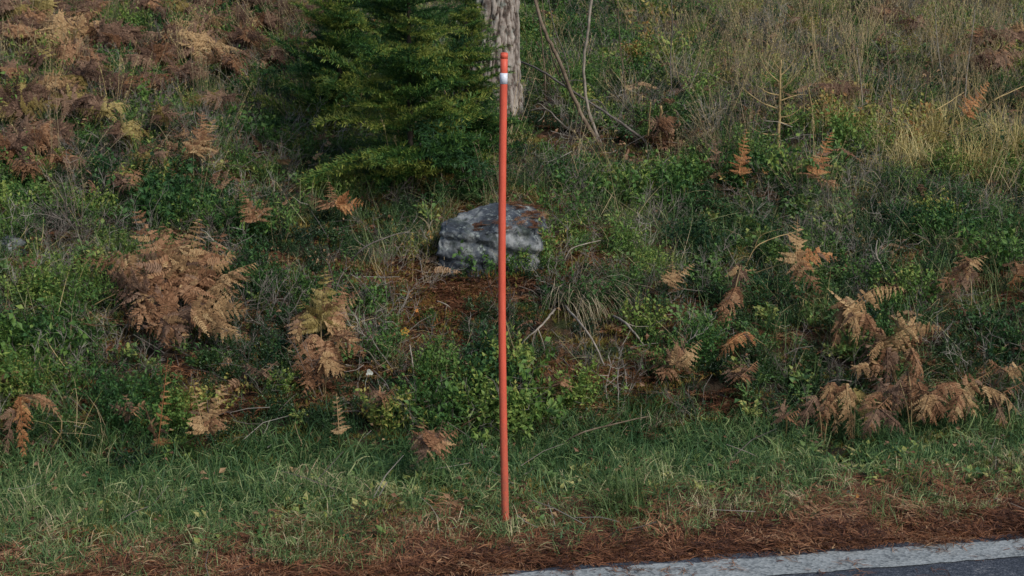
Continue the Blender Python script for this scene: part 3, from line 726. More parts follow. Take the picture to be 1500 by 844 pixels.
ORD = ['first', 'second', 'third', 'fourth', 'fifth', 'sixth', 'seventh', 'eighth', 'ninth', 'tenth', 'eleventh', 'twelfth', 'thirteenth']
ROWS = [(-99, 30, 'top row'), (30, 64, 'second row down'), (64, 130, 'third row down'), (130, 180, 'fourth row down'), (180, 900, 'lowest row')]
LOOK = {'rust': 'rust brown', 'mauve': 'dull grey brown', 'tan': 'tan'}
def stand_label(x, y, tn):
    if x > 600:
        r = sorted([q for q in spots if q[0] > 600], key=lambda q: q[0]); k = [q[:2] for q in r].index((x, y))
        return 'small %s withered fern among high dry stalks, %s from the pine' % (LOOK[tn[0]], ORD[k])
    lo, hi, nm = [q for q in ROWS if q[0] <= y < q[1]][0]
    r = sorted([q for q in spots if q[0] < 600 and lo <= q[1] < hi], key=lambda q: q[0]); k = [q[:2] for q in r].index((x, y))
    return '%s bracken of the upper slope, %s, %s from left' % (LOOK[tn[0]], nm, ORD[k])
for (x, y, s) in spots:
    n = random.randint(6, 9); fr = []; s = s * 1.35
    for k in range(n):
        a = random.uniform(0, 2 * math.pi); L = random.uniform(26, 44) * s
        fr.append((x + random.uniform(-5, 5), y - 6, x + math.cos(a) * L, y - 8 - abs(math.sin(a)) * L * 0.6 + 8, random.uniform(14, 20) * s, random.uniform(0, 8)))
    left = x < 600
    tn = random.choice([['rust', 'mauve'], ['rust', 'mauve', 'mauve'], ['mauve', 'rust', 'mauve'], ['mauve', 'rust'], ['mauve', 'olive', 'mauve'], ['tan', 'mauve']])
    lab = stand_label(x, y, tn)
    fern(lab, (x, y + 8), fr, lift=0.24, droop=0.45, tones=tn, joined=True, curls=(1, 2, 3, 4), group='bracken stand on the upper slope' if left else 'reddish ferns among the dry stalks')

# ------------------------------------------------------------------ saplings, dead wood
def stick(name, label, cat, path, radii, mat, sides=7, extra=(), group=None, lifts=None, clear=5):
    """path: picture points; the first one is where it meets the ground"""
    g = ground_hit(*path[0])
    t = empty(name, (g.x, g.y, float(H(g.x, g.y)))); tag(t, label, cat, group)
    def world(p, k, lf, y=None):
        return at_depth(p[0], p[1], y) if y else above(p[0], p[1], lf)
    pts = []
    for k, p in enumerate(path):
        if lifts: w = above(p[0], p[1], lifts[k])
        else: w = at_depth(p[0], p[1], g.y + 0.05 * math.sin(k * 1.7))
        if k == 0: w = Vector((g.x, g.y, float(H(g.x, g.y)) - 0.04))
        pts.append(w)
    cur = bez(pts, 6 * (len(pts) - 1)); n = len(cur)
    rr = [radii[0] + (radii[1] - radii[0]) * i / (n - 1) for i in range(n)]
    cur = [c + (rv(0.22) * r if 0 < i < n - 1 else Vector((0, 0, 0))) for i, (c, r) in enumerate(zip(cur, rr))]
    mb = MB(); mb.tube([c - t.location for c in cur], rr, sides)
    mb.build('stem', M[mat], t, True)
    for c in cur[2:]: keep_clear(c, clear, strong=clear > 4)
    for e in extra:
        q, r0 = e[0], e[1]; yb = min(cur, key=lambda c: (project(np.array(c))[0] - q[0][0]) ** 2 + (project(np.array(c))[1] - q[0][1]) ** 2)
        eo = random.uniform(-0.12, 0.06); pp = [yb] + [at_depth(a[0], a[1], yb.y + eo * (k + 1) / len(q)) for k, a in enumerate(q[1:])]
        cu = bez(pp, 5 * (len(pp) - 1)); m2 = MB(); m2.tube([c - t.location for c in cu], [r0 * (1 - 0.75 * i / (len(cu) - 1)) for i in range(len(cu))], 5)
        m2.build('twig', M[e[2] if len(e) > 2 else mat], t, True)
        for c in cu: keep_clear(c, 4, strong=clear > 4)
    return t
random.seed(21)
stick('bent_sapling', 'thin bare grey brown sapling leaning away from the pine to the ground', 'sapling', [(887, 216), (850, 165), (818, 88), (796, 40), (772, -40)], (0.016, 0.011), 'stick_brown',
      extra=[(((840, 140), (815, 100), (800, 45), (792, -20)), 0.007)])
stick('bent_sapling', 'slender pale sapling that bends upright past the leaning one', 'sapling', [(884, 214), (862, 160), (855, 95), (862, 40), (870, -40)], (0.012, 0.009), 'stick_pale',
      extra=[(((858, 150), (872, 190), (880, 205)), 0.006)])
stick('fallen_branch', 'dark fallen branch slanting from the pine foot through the saplings', 'branch', [(962, 213), (910, 180), (860, 148), (800, 108), (758, 88)], (0.010, 0.007), 'stick_grey', lifts=[0.0, 0.2, 0.3, 0.35, 0.3],
      extra=[(((860, 148), (880, 150), (905, 190), (930, 200)), 0.005), (((820, 122), (850, 118), (880, 135)), 0.004)])
stick('fallen_branch', 'forked bleached branch curled on the moss near the pine foot', 'branch', [(842, 190), (818, 176), (800, 160), (776, 162)], (0.008, 0.004), 'stick_pale', lifts=[0.02, 0.12, 0.16, 0.12], extra=[(((800, 160), (790, 152), (780, 156)), 0.004), (((800, 160), (795, 172), (788, 178)), 0.004)])
stick('dead_sapling', 'bare straw yellow dead spruce sapling with upcurved side twigs', 'sapling', [(1139, 222), (1141, 180), (1142, 140), (1144, 88)], (0.014, 0.007), 'stick_warm', extra=[
      (((1139, 199), (1118, 196), (1095, 184)), 0.008), (((1141, 158), (1115, 150), (1086, 128)), 0.008), (((1141, 140), (1125, 136), (1110, 126)), 0.007), (((1142, 132), (1160, 118), (1178, 96)), 0.007), (((1141, 182), (1156, 182), (1170, 174)), 0.007),
      (((1142, 120), (1125, 105), (1112, 80)), 0.006), (((1143, 112), (1155, 100), (1165, 85)), 0.006), (((1140, 170), (1160, 168), (1182, 150)), 0.006), (((1142, 150), (1165, 140), (1180, 138)), 0.006), (((1143, 100), (1135, 92), (1128, 78)), 0.005)])
for k, (lab, p, r, mt) in enumerate([
    ('pale upright broken stem beside the reddish plant', [(947, 222), (950, 190), (953, 150)], (0.007, 0.005), 'stick_warm'),
    ('thick pale broken stem, stoutest of the upright dead stems', [(966, 222), (967, 190), (968, 155)], (0.013, 0.010), 'stick_warm'),
    ('leaning thin grey stem above the broken stems', [(1003, 152), (1012, 125), (1026, 92)], (0.008, 0.005), 'stick_pale'),
    ('thin straight dead stem right beside the bare yellow sapling', [(1178, 208), (1178, 170), (1177, 130)], (0.006, 0.004), 'stick_warm'),
    ('leaning thin dead stem just beyond the bare yellow sapling', [(1196, 210), (1190, 165), (1184, 128)], (0.007, 0.004), 'stick_warm'),
    ('long thin dead stalk reaching the top of the view among the grasses', [(1310, 190), (1303, 120), (1297, 40), (1293, -20)], (0.006, 0.003), 'stick_brown'),
    ('pale tall stalk with a tattered tip among the dry grasses', [(1412, 180), (1416, 110), (1424, 50), (1428, 15)], (0.006, 0.003), 'stick_pale'),
    ('leaning dead stem between the tall stalks', [(1352, 175), (1356, 140), (1362, 100)], (0.006, 0.003), 'stick_brown'),
    ('pale thin sapling stem left of the spruce', [(556, 130), (545, 95), (530, 60), (505, 5)], (0.007, 0.004), 'stick_pale'),
    ('bare grey stem rising from the fern stand', [(368, 172), (374, 140), (380, 115)], (0.006, 0.003), 'stick_pale'),
    ('slim grey trunk under the lower boughs of the spruce', [(628, 285), (620, 245), (615, 205)], (0.008, 0.006), 'stick_grey'),
    ('crooked bleached root stub under the spruce', [(672, 282), (680, 262), (674, 240)], (0.008, 0.006), 'stick_pale'),
    ('thin brown stem close beside the pine trunk', [(800, 150), (797, 90), (790, 30), (786, -20)], (0.006, 0.004), 'stick_brown'),
    ('fine grey stem crossing behind the leaning sapling', [(838, 140), (830, 90), (812, 40), (800, -20)], (0.005, 0.003), 'stick_grey'),
    ('thin upright stem between the saplings and the broken stems', [(918, 170), (915, 120), (908, 60), (905, 0)], (0.005, 0.003), 'stick_brown'),
    ('straight grey stem rising above the thick broken stem', [(985, 140), (982, 90), (985, 30), (982, -20)], (0.005, 0.003), 'stick_grey'),
    ('thin stem beyond the bare yellow sapling reaching the top of the view', [(1205, 150), (1200, 90), (1202, 30), (1198, -20)], (0.005, 0.003), 'stick_brown'),
    ('pale thin stem in the tall straw halfway to the tattered stalk', [(1265, 180), (1262, 130), (1255, 70)], (0.005, 0.003), 'stick_pale'),
    ('thin pale stem leaning over the dry grass near the tattered stalk', [(1390, 150), (1378, 100), (1372, 50), (1370, 10)], (0.005, 0.003), 'stick_pale'),
    ('thin green grey stalk below the spruce', [(560, 290), (560, 260), (562, 220)], (0.005, 0.004), 'stick_grey')]):
    stick('dead_sapling', lab, 'dead stem', p, r, mt, 6, group='upright dead stems', extra=([(((p[1][0], p[1][1]), (p[1][0] + random.choice((-1, 1)) * 14, p[1][1] - 16)), 0.003)] if k % 2 else []))
for lab, p, l, r, mt, ex in [
    ('grey branch arching from the dry tussock down to a grey twig tuft', [(816, 440), (806, 462), (788, 482), (765, 500)], [0.1, 0.2, 0.2, 0.12], (0.007, 0.004), 'stick_pale', [(((788, 482), (780, 500), (786, 525)), 0.004), (((788, 482), (795, 500), (800, 520)), 0.003), (((775, 492), (762, 508), (768, 520)), 0.003)]),
    ('forked grey branch sprawling below the boulder towards the ferns', [(885, 446), (912, 470), (930, 488), (942, 505)], [0.1, 0.18, 0.2, 0.15], (0.008, 0.004), 'stick_pale', [(((887, 447), (915, 446), (942, 438)), 0.005), (((912, 470), (930, 478), (950, 478)), 0.004), (((925, 484), (915, 500), (905, 515)), 0.003)]),
    ('long pale twig leaning along the dry tussock', [(818, 428), (845, 468), (868, 498), (885, 535)], [0.1, 0.22, 0.22, 0.15], (0.007, 0.004), 'stick_pale', [(((845, 468), (850, 445), (858, 428)), 0.003)]),
    ('thin brown branch lying along the top of the grass strip', [(808, 655), (840, 640), (880, 626), (950, 610)], [0.02, 0.1, 0.14, 0.1], (0.005, 0.003), 'stick_brown', [(((880, 626), (895, 620), (915, 600)), 0.003)]),
    ('short grey forked twig below the boulder', [(668, 452), (655, 447), (640, 441)], [0.03, 0.08, 0.08], (0.004, 0.003), 'stick_pale', [(((655, 447), (652, 458), (656, 468)), 0.003)]),
    ('thin pale twig pointing at the boulder', [(818, 400), (830, 375), (842, 362), (880, 352)], [0.03, 0.12, 0.16, 0.14], (0.005, 0.003), 'stick_pale', []),
    ('pale stick standing askew in the green shrubs', [(1305, 415), (1292, 390), (1283, 372), (1285, 352)], [0.03, 0.12, 0.2, 0.2], (0.006, 0.003), 'stick_pale', []),
    ('dry stalks leaning over the shrubs towards the boulder', [(1085, 398), (1105, 365), (1130, 350), (1165, 340)], [0.03, 0.16, 0.2, 0.2], (0.004, 0.003), 'stick_warm', [(((1105, 365), (1115, 345), (1145, 335)), 0.003)]),
    ('bleached root end poking out low on the bank', [(1200, 562), (1222, 557), (1252, 560)], [0.06, 0.12, 0.08], (0.006, 0.004), 'stick_pale', []),
    ('pale grass coloured branch pointing up at the orange frond', [(1335, 182), (1365, 165), (1390, 150), (1412, 135)], [0.05, 0.2, 0.25, 0.25], (0.006, 0.004), 'stick_warm', [(((1365, 165), (1385, 162), (1402, 168)), 0.004)]),
    ('straight pale stalk rising to the edge of the view', [(1430, 165), (1455, 148), (1480, 135), (1510, 122)], [0.1, 0.22, 0.25, 0.28], (0.006, 0.004), 'stick_warm', []),
    ('grey branch lying across the upper fern stand', [(235, 45), (195, 42), (165, 38), (128, 44)], [0.05, 0.15, 0.18, 0.14], (0.006, 0.003), 'stick_grey', []),
    ('thin dead branch lying in the shrubs between heap and boulder', [(500, 385), (535, 362), (575, 345), (600, 340)], [0.03, 0.14, 0.16, 0.14], (0.005, 0.003), 'stick_grey', [(((535, 362), (520, 350), (515, 338)), 0.003)]),
    ('grey twig standing below the yellow leaf', [(608, 560), (604, 530), (600, 505)], [0.0, 0.1, 0.14], (0.005, 0.003), 'stick_pale', [])]:
    stick('fallen_branch', lab, 'branch', p, r, mt, 6, lifts=l, extra=ex, group='fallen twigs and branches', clear=4)

# ------------------------------------------------------------------ single leaves
def lobed_leaf(label, px, py, size, mat, lobes=5, name='fallen_leaf', flat=False):
    p = above(px, py, 0.025 if flat else 0.10); mb = MB(); n = lobes * 8
    f = (-VIEW + UP * 0.6 + rv(0.2)).normalized(); a = f.orthogonal().normalized(); b = f.cross(a)
    for i in range(n):
        t0, t1 = i / n * 2 * math.pi, (i + 1) / n * 2 * math.pi
        r0 = size * (0.55 + 0.45 * abs(math.cos(t0 * lobes / 2))); r1 = size * (0.55 + 0.45 * abs(math.cos(t1 * lobes / 2)))
        q = lambda t, r: (a * math.cos(t) + b * math.sin(t)) * r + f * (0.25 * r * math.sin(t * 2 + 1))
        mb.face([Vector((0, 0, 0)), q(t0, r0), q(t1, r1)], random.random())
    if not flat: mb.tube([Vector((0, 0, 0)), a * size * 0.6 - f * 0.01, a * size * 1.5 - UP * 0.03, a * size * 1.7 - UP * 0.11], 0.0012, 4, 0.2)
    o = mb.build(name, mat); o.location = p; tag(o, label, 'leaf'); keep_clear(p, 10)
lobed_leaf('bright yellow fallen leaf caught in the plants below the boulder', 593, 486, 0.026, M['maple'])
lobed_leaf('small orange fallen leaf above the yellow one', 610, 455, 0.014, M['orange_leaf'])
lobed_leaf('pale bleached leaf left of and below the yellow leaf', 541, 546, 0.020, M['white_leaf'], 3)
lobed_leaf('cream coloured leaf lying in the grass strip near the road line', 1243, 722, 0.013, M['white_leaf'], 3, flat=True)
lobed_leaf('white leaf lying in the needle litter at the far end of the verge', 36, 802, 0.011, M['white_leaf'], 3, flat=True)
lobed_leaf('dull tan leaf beside the cream coloured one in the grass', 1256, 727, 0.010, M['orange_leaf'], 3, flat=True)

# ------------------------------------------------------------------ grass tussocks one can tell apart
def blade(mb, p, d, L, w, droop, var, seg=5):
    pts = [p]; dd = d.normalized()
    for i in range(seg):
        dd = (dd + Vector((0, 0, -droop * (i + 1) / seg))).normalized(); pts.append(pts[-1] + dd * L / seg)
    s = d.cross(UP)
    s = s.normalized() if s.length > 1e-3 else Vector((1, 0, 0))
    s = (s + rv(0.35)).normalized()
    mb.strip(pts, [w * (1 - 0.9 * (i / seg) ** 1.5) for i in range(seg + 1)], s, var)
def tussock(label, px, py, n, L, w, mat, spread=0.7, droop=0.35, name='grass_tussock', rad=0.03, aim=None):
    g = ground_hit(px, py); t = empty(name, g); tag(t, label, 'grass tuft', 'single grass tufts')
    mb = MB()
    for k in range(n):
        a = random.uniform(0, 2 * math.pi); d = Vector((math.cos(a) * spread * random.random(), math.sin(a) * spread * random.random(), 1))
        if aim: d += Vector(aim) * random.uniform(0.4, 1.3)
        blade(mb, Vector((random.gauss(0, rad), random.gauss(0, rad), -0.01)), d, L * random.uniform(0.6, 1.1), w, droop * random.uniform(0.5, 1.6), random.random())
    b = mb.build('blades', mat, t); tag(b, kind='stuff')
    px_, py_ = project(np.array(g)); s = L * FPX / g.y
    for k in range(4): keep_clear(at_depth(px_, py_ - s * 0.22 * k, g.y), 8)
GR = leaf_mat('tussock_green', [(0, (0.07, 0.12, 0.035)), (0.5, (0.13, 0.18, 0.06)), (1, (0.26, 0.27, 0.12))], False, kvar=0.8)
GB = leaf_mat('tussock_bluish', [(0, (0.030, 0.085, 0.045)), (0.5, (0.05, 0.13, 0.06)), (1, (0.10, 0.19, 0.08))], False, kvar=0.8)
GP = leaf_mat('tussock_pale', [(0, (0.15, 0.17, 0.07)), (0.5, (0.27, 0.29, 0.14)), (1, (0.42, 0.42, 0.24))], False, kvar=0.8)
GD = leaf_mat('tussock_dry', [(0, (0.20, 0.16, 0.095)), (0.5, (0.36, 0.30, 0.19)), (1, (0.52, 0.45, 0.31))], False, kvar=0.8)
GY = leaf_mat('tussock_yellow', [(0, (0.36, 0.29, 0.10)), (0.5, (0.58, 0.47, 0.19)), (1, (0.70, 0.60, 0.30))], False, kvar=0.8)  # straw yellow, brightened so that warm sunlight is in the colour
random.seed(31)
tussock('large pale green arching grass tussock on the verge right of the pole', 912, 755, 190, 0.30, 0.0026, GR, 1.0, 0.4, rad=0.05)
tussock('spiky pale grass rosette on the needle litter nearest the road', 494, 818, 22, 0.14, 0.004, GP, 1.5, 0.55)
tussock('small pale grass sprig on the litter beside the pole', 690, 785, 9, 0.10, 0.003, GP, 0.5, 0.2)
tussock('curved whitish grass blades lying left of the pole', 640, 788, 12, 0.13, 0.003, GP, 1.8, 0.6)
tussock('green grass tuft standing out on the litter at the road end', 1298, 765, 60, 0.14, 0.0025, GR, 0.9, 0.35, rad=0.05)
tussock('bluish green tuft on the litter right of the pole', 815, 790, 90, 0.10, 0.003, GB, 1.3, 0.4, rad=0.07)
tussock('tall pale grass tuft standing in the grass strip opposite the arched fern', 148, 770, 26, 0.22, 0.003, GR, 0.7, 0.3)
tussock('yellowish spread grass rosette in the verge far from the pole', 262, 782, 24, 0.11, 0.003, GY, 1.6, 0.5)
tussock('shaggy dry tussock hanging down the bank below the boulder', 836, 434, 190, 0.52, 0.0028, GD, 1.3, 0.55, rad=0.06, aim=(0.8, -1.6, 0.05))
tussock('dry straw grass tuft at the upper edge of the view, beside the orange frond', 1370, 225, 230, 0.50, 0.0034, GY, 0.8, 0.35, rad=0.08)
tussock('yellow grass tuft, sunlight painted in its colour, at the far edge of the upper slope', 1475, 245, 340, 0.52, 0.0038, GY, 0.9, 0.35, rad=0.10)
tussock('pale straw tuft under the leaning pale branch', 1330, 245, 160, 0.42, 0.0030, GY, 0.9, 0.4, rad=0.08)
tussock('grass sprouting round the foot of the orange pole', 743, 778, 90, 0.10, 0.0024, GR, 1.0, 0.4, rad=0.06)
tussock('tuft of thin pale grass below the large fern heap', 590, 790, 30, 0.12, 0.0025, GP, 1.2, 0.4)
tussock('yellow straw tuft near the edge of the view under the bright orange frond', 1425, 270, 280, 0.46, 0.0034, GY, 0.9, 0.4, rad=0.10)
tussock('straw coloured tuft beside the bare yellow sapling', 1225, 205, 130, 0.40, 0.0028, GY, 0.8, 0.4, rad=0.08)
tussock('dry grey grass tuft on the bank beside the pale frond', 965, 625, 60, 0.22, 0.002, GD, 0.6, 0.5, rad=0.05, aim=(0.1, -0.5, 0))

# ------------------------------------------------------------------ undergrowth: plants nobody could count, instanced at real points
def proto_set(key, fn, count, mat):
    c = bpy.data.collections.new('plants_' + key)
    for k in range(count):
        random.seed(hash_seed(key) + k); mb = fn()
        o = bpy.data.objects.new('%s_%02d' % (key, k), mb.mesh(key, mat)); c.objects.link(o)
    return c
def hash_seed(s): return sum(ord(ch) * (i + 7) for i, ch in enumerate(s)) % 9973
def p_shrub(h=0.22, stems=24, lf=(0.015, 0.029), wid=0.55, rad=0.05, dens=0.014):
    mb = MB()
    for s in range(stems):
        a = random.uniform(0, 6.283); b = Vector((random.gauss(0, rad), random.gauss(0, rad), -0.02)); d = Vector((math.cos(a) * 0.5, math.sin(a) * 0.5, 1)).normalized()
        L = h * random.uniform(0.6, 1.15); n = 6; pts = [b]
        for i in range(n): d = (d + rv(0.14)).normalized(); pts.append(pts[-1] + d * L / n)
        mb.tube(pts, [0.0016, 0.0015, 0.0014, 0.0012, 0.001, 0.0008, 0.0005], 3, 0.15, cap=False)
        twigs = [(pts, 0.3)]
        for i in (2, 3, 4, 5):
            e = (d + rv(0.8)).normalized(); l2 = L * random.uniform(0.25, 0.45); q = [pts[i], pts[i] + e * l2 * 0.5, pts[i] + (e + UP * 0.3).normalized() * l2]
            mb.tube(q, [0.001, 0.0008, 0.0005], 3, 0.15, cap=False); twigs.append((q, 0.0))
        for q, st in twigs:
            tot = len(q) - 1; ln = sum((q[i + 1] - q[i]).length for i in range(tot)); m = max(3, int(ln * (1 - st) / dens))
            for i in range(m):
                t = (st + (1 - st) * (i + random.random()) / m) * tot; k = min(int(t), tot - 1); p = q[k].lerp(q[k + 1], t - k)
                e = (rv() + UP * 0.25).normalized(); ll = random.uniform(*lf)
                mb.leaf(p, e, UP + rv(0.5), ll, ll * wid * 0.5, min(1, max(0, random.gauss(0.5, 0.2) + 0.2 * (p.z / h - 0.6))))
    return mb
def p_grass(L=0.2, n=26, w=0.0018, spread=0.6, droop=0.3, rad=0.03):
    mb = MB()
    for k in range(n):
        a = random.uniform(0, 6.283); d = Vector((math.cos(a) * spread * random.random(), math.sin(a) * spread * random.random(), 1))
        blade(mb, Vector((random.gauss(0, rad), random.gauss(0, rad), -0.01)), d, L * random.uniform(0.4, 1.15), w * random.uniform(0.7, 1.3), droop * random.uniform(0.3, 2.0), random.random(), 4)
    return mb
def p_stalk():
    mb = MB()
    for k in range(7):
        a = random.uniform(0, 6.283); d = Vector((math.cos(a) * 0.25, math.sin(a) * 0.25, 1)).normalized(); p = Vector((random.gauss(0, 0.04), random.gauss(0, 0.04), -0.02)); L = random.uniform(0.3, 0.62)
        pts = [p]
        for i in range(5): d = (d + rv(0.05) - UP * 0.02).normalized(); pts.append(pts[-1] + d * L / 5)
        v = random.random(); mb.tube(pts, [0.0016, 0.0015, 0.0013, 0.0011, 0.0009, 0.0005], 3, v, cap=False)
        for j in range(10):
            q = pts[4].lerp(pts[5], random.random()); e = (d + rv(0.5)).normalized(); mb.leaf(q, e, rv(), 0.018, 0.002, v)
    return mb
def p_needles(n=170, rad=0.09, hz=0.012):
    mb = MB()
    for k in range(n):
        p = Vector((random.gauss(0, rad * 0.6), random.gauss(0, rad * 0.6), random.uniform(0.001, hz))); a = random.uniform(0, 6.283) if random.random() < 0.5 else random.gauss(0.2, 0.5); v = random.random()
        for j in (-1, 1):
            aa = a + j * random.uniform(0.04, 0.25); d = Vector((math.cos(aa), math.sin(aa), random.gauss(0, 0.12))); L = random.uniform(0.035, 0.065); s = Vector((-d.y, d.x, 0)).normalized()
            m = p + d * L * 0.5 + s * random.gauss(0, 0.003) + UP * 0.003
            mb.strip([p, m, p + d * L], [0.0013, 0.0014, 0.0006], (s + UP * random.gauss(0, 0.3)).normalized(), v)
    return mb
def p_moss():
    mb = MB()
    for k in range(90):
        p = Vector((random.gauss(0, 0.04), random.gauss(0, 0.04), -0.005)); d = Vector((p.x * 8, p.y * 8, 1)) + rv(0.35)
        L = random.uniform(0.012, 0.035); v = random.random()
        mb.leaf(p + UP * 0.012 * random.random(), d, rv(), L, 0.0022, v); mb.leaf(p + UP * 0.01, d + rv(0.5), rv(), L * 0.8, 0.0025, v)
    return mb
def p_twigs():
    mb = MB()
    for k in range(6):
        a = random.uniform(0, 6.283); d = Vector((math.cos(a) * 0.6, math.sin(a) * 0.6, 1)).normalized(); p = Vector((random.gauss(0, 0.03), random.gauss(0, 0.03), -0.02)); L = random.uniform(0.15, 0.36); pts = [p]
        for i in range(6): d = (d + rv(0.18)).normalized(); pts.append(pts[-1] + d * L / 6)
        v = random.random(); mb.tube(pts, [0.002, 0.0018, 0.0016, 0.0013, 0.001, 0.0008, 0.0005], 3, v, cap=False)
        for i in (2, 3, 4, 5):
            for j in (0, 1):
                e = (d + rv(0.7)).normalized(); l2 = random.uniform(0.03, 0.10); mb.tube([pts[i], pts[i] + e * l2 * 0.6, pts[i] + (e + rv(0.3)).normalized() * l2], [0.0011, 0.0009, 0.0005], 3, v, cap=False)
    return mb
def p_litter_sticks():
    mb = MB()
    for k in range(4):
        p = Vector((random.gauss(0, 0.08), random.gauss(0, 0.08), random.uniform(0.0, 0.09))); a = random.uniform(0, 6.283); d = Vector((math.cos(a), math.sin(a), random.gauss(0, 0.35))).normalized(); L = random.uniform(0.08, 0.3)
        mb.tube([p, p + d * L * 0.5 + rv(0.01), p + d * L], [0.002, 0.0018, 0.001], 4, random.random())
    return mb
def p_herb(L=(0.03, 0.055), n=12, w=0.3):
    mb = MB()
    for k in range(n):
        a = random.uniform(0, 6.283); d = Vector((math.cos(a), math.sin(a), random.uniform(0.15, 1.2))).normalized(); l = random.uniform(*L); st = random.uniform(0.01, 0.06)
        p = Vector((0, 0, 0)) + d * st; mb.tube([Vector((0, 0, -0.01)), p], [0.001, 0.0008], 3, 0.4, cap=False)
        mb.leaf(p, d + rv(0.2), UP + rv(0.3), l, l * w, random.random(), 0.2, 0.3)
    return mb
def p_deadleaf():
    mb = MB()
    for k in range(7):
        p = Vector((random.gauss(0, 0.06), random.gauss(0, 0.06), random.uniform(0.0, 0.05))); l = random.uniform(0.015, 0.04)
        mb.leaf(p, rv() * 0.8 + Vector((1, 0, 0)), UP + rv(0.6), l, l * 0.32, random.random(), random.uniform(0.1, 0.9), random.uniform(-0.2, 0.5))
    return mb
def p_fernbits():
    mb = MB()
    for k in range(5):
        src = random.choice(PINNA['rust']); L = random.uniform(0.08, 0.2); m = Matrix.Translation((random.gauss(0, 0.07), random.gauss(0, 0.07), random.uniform(0.03, 0.15))) @ Matrix.Rotation(random.uniform(0, 6.283), 4, 'Z') @ Matrix.Rotation(random.gauss(0, 0.5), 4, 'Y') @ Matrix.Rotation(random.gauss(0, 0.6), 4, 'X') @ Matrix.Scale(L, 4)
        b = len(mb.v); mb.v.extend([tuple(m @ v.co) for v in src.vertices]); v0 = random.random()
        for p in src.polygons: mb.f.append(tuple(b + q for q in p.vertices)); mb.a.append(min(1, max(0, v0 + random.gauss(0, 0.15))))
    return mb

def instancer(name, label, cat, colc, pts, tint, scale, nvar, upright=0.12, kinds=None):
    n = len(pts)
    me = bpy.data.meshes.new(name); me.from_pydata(pts.tolist(), [], [])
    rot = np.stack([RNG.normal(0, upright, n), RNG.normal(0, upright, n), RNG.uniform(0, 6.283, n)], -1).astype(np.float32)
    pick = RNG.integers(0, nvar, n) if kinds is None else np.floor(np.clip((kinds - 0.25) * 2 + RNG.normal(0, 0.12, n), 0, 0.999) * nvar)      # alike plants grow in patches
    for nm, ty, arr, fld in (('rot', 'FLOAT_VECTOR', rot.ravel(), 'vector'), ('scl', 'FLOAT', scale.astype(np.float32), 'value'), ('tint', 'FLOAT', tint.astype(np.float32), 'value'), ('pick', 'INT', pick.astype(np.int32), 'value')):
        a = me.attributes.new(nm, ty, 'POINT'); a.data.foreach_set(fld, arr)
    o = bpy.data.objects.new(name, me); COL.objects.link(o)
    ng = bpy.data.node_groups.new('scatter_' + name, 'GeometryNodeTree')
    ng.interface.new_socket('Geometry', in_out='INPUT', socket_type='NodeSocketGeometry'); ng.interface.new_socket('Geometry', in_out='OUTPUT', socket_type='NodeSocketGeometry')
    N = ng.nodes; gi = N.new('NodeGroupInput'); go = N.new('NodeGroupOutput'); ip = N.new('GeometryNodeInstanceOnPoints'); ci = N.new('GeometryNodeCollectionInfo')
    ci.inputs['Collection'].default_value = colc; ci.inputs['Separate Children'].default_value = True; ci.inputs['Reset Children'].default_value = True
    def attr(nm, ty):
        a = N.new('GeometryNodeInputNamedAttribute'); a.data_type = ty; a.inputs['Name'].default_value = nm; return a.outputs['Attribute']
    er = N.new('FunctionNodeEulerToRotation'); ng.links.new(attr('rot', 'FLOAT_VECTOR'), er.inputs[0])
    ng.links.new(gi.outputs[0], ip.inputs['Points']); ng.links.new(ci.outputs[0], ip.inputs['Instance']); ip.inputs['Pick Instance'].default_value = True
    ng.links.new(attr('pick', 'INT'), ip.inputs['Instance Index']); ng.links.new(er.outputs[0], ip.inputs['Rotation']); ng.links.new(attr('scl', 'FLOAT'), ip.inputs['Scale'])
    ng.links.new(ip.outputs[0], go.inputs[0])
    o.modifiers.new('scatter', 'NODES').node_group = ng
    tag(o, label, cat, kind='stuff')
    return o
def spread(density, weight, height=0.0, hide=0.8, ymax=21.0, ymin=5.9, zoff=0.0):
    """random ground points, thinned by weight(x, y, n, px, py) in 0..1"""
    area = 14.0 * (ymax - ymin); n = int(area * density)
    x = RNG.uniform(-6.5, 7.5, n); y = RNG.uniform(ymin, ymax, n)
    z = H(x, y); P = np.stack([x, y, z], -1); px, py = project(P); rn = road_n(x, y)
    ok = (px > -260) & (px < 1760) & (RNG.random(n) < weight(x, y, rn, px, py))
    P, px, py, rn = P[ok], px[ok], py[ok], rn[ok]
    if height:
        hh = np.full(len(P), height * 1.1); hd = (hides(P, hh) & (RNG.random(len(P)) < hide)) | (hides(P, hh, STRONG) & (RNG.random(len(P)) < 0.97))
        P, px, py, rn = P[~hd], px[~hd], py[~hd], rn[~hd]
    P[:, 2] += zoff
    return P, px, py, rn
sm = lambda a, b, v: np.clip((v - a) / (b - a), 0, 1)
def blob(px, py, cx, cy, rx, ry): return np.exp(-(((px - cx) / rx) ** 2 + ((py - cy) / ry) ** 2))
def bare(px, py):
    """needle covered ground round the boulder"""
    return np.clip(blob(px, py, 640, 430, 110, 45) + blob(px, py, 760, 330, 80, 30) + 0.9 * blob(px, py, 850, 385, 70, 30) + 0.75 * blob(px, py, 570, 500, 80, 60) + 0.65 * blob(px, py, 680, 530, 80, 60) + 0.55 * blob(px, py, 840, 560, 90, 40) + 0.4 * blob(px, py, 1000, 590, 120, 30) + 0.4 * blob(px, py, 330, 600, 90, 40), 0, 1)
def upper_right(px, py): return sm(900, 1100, px) * sm(330, 180, py)
def upper_left(px, py): return sm(520, 380, px) * sm(330, 220, py)
BANK = lambda n: sm(1.72, 1.95, n)

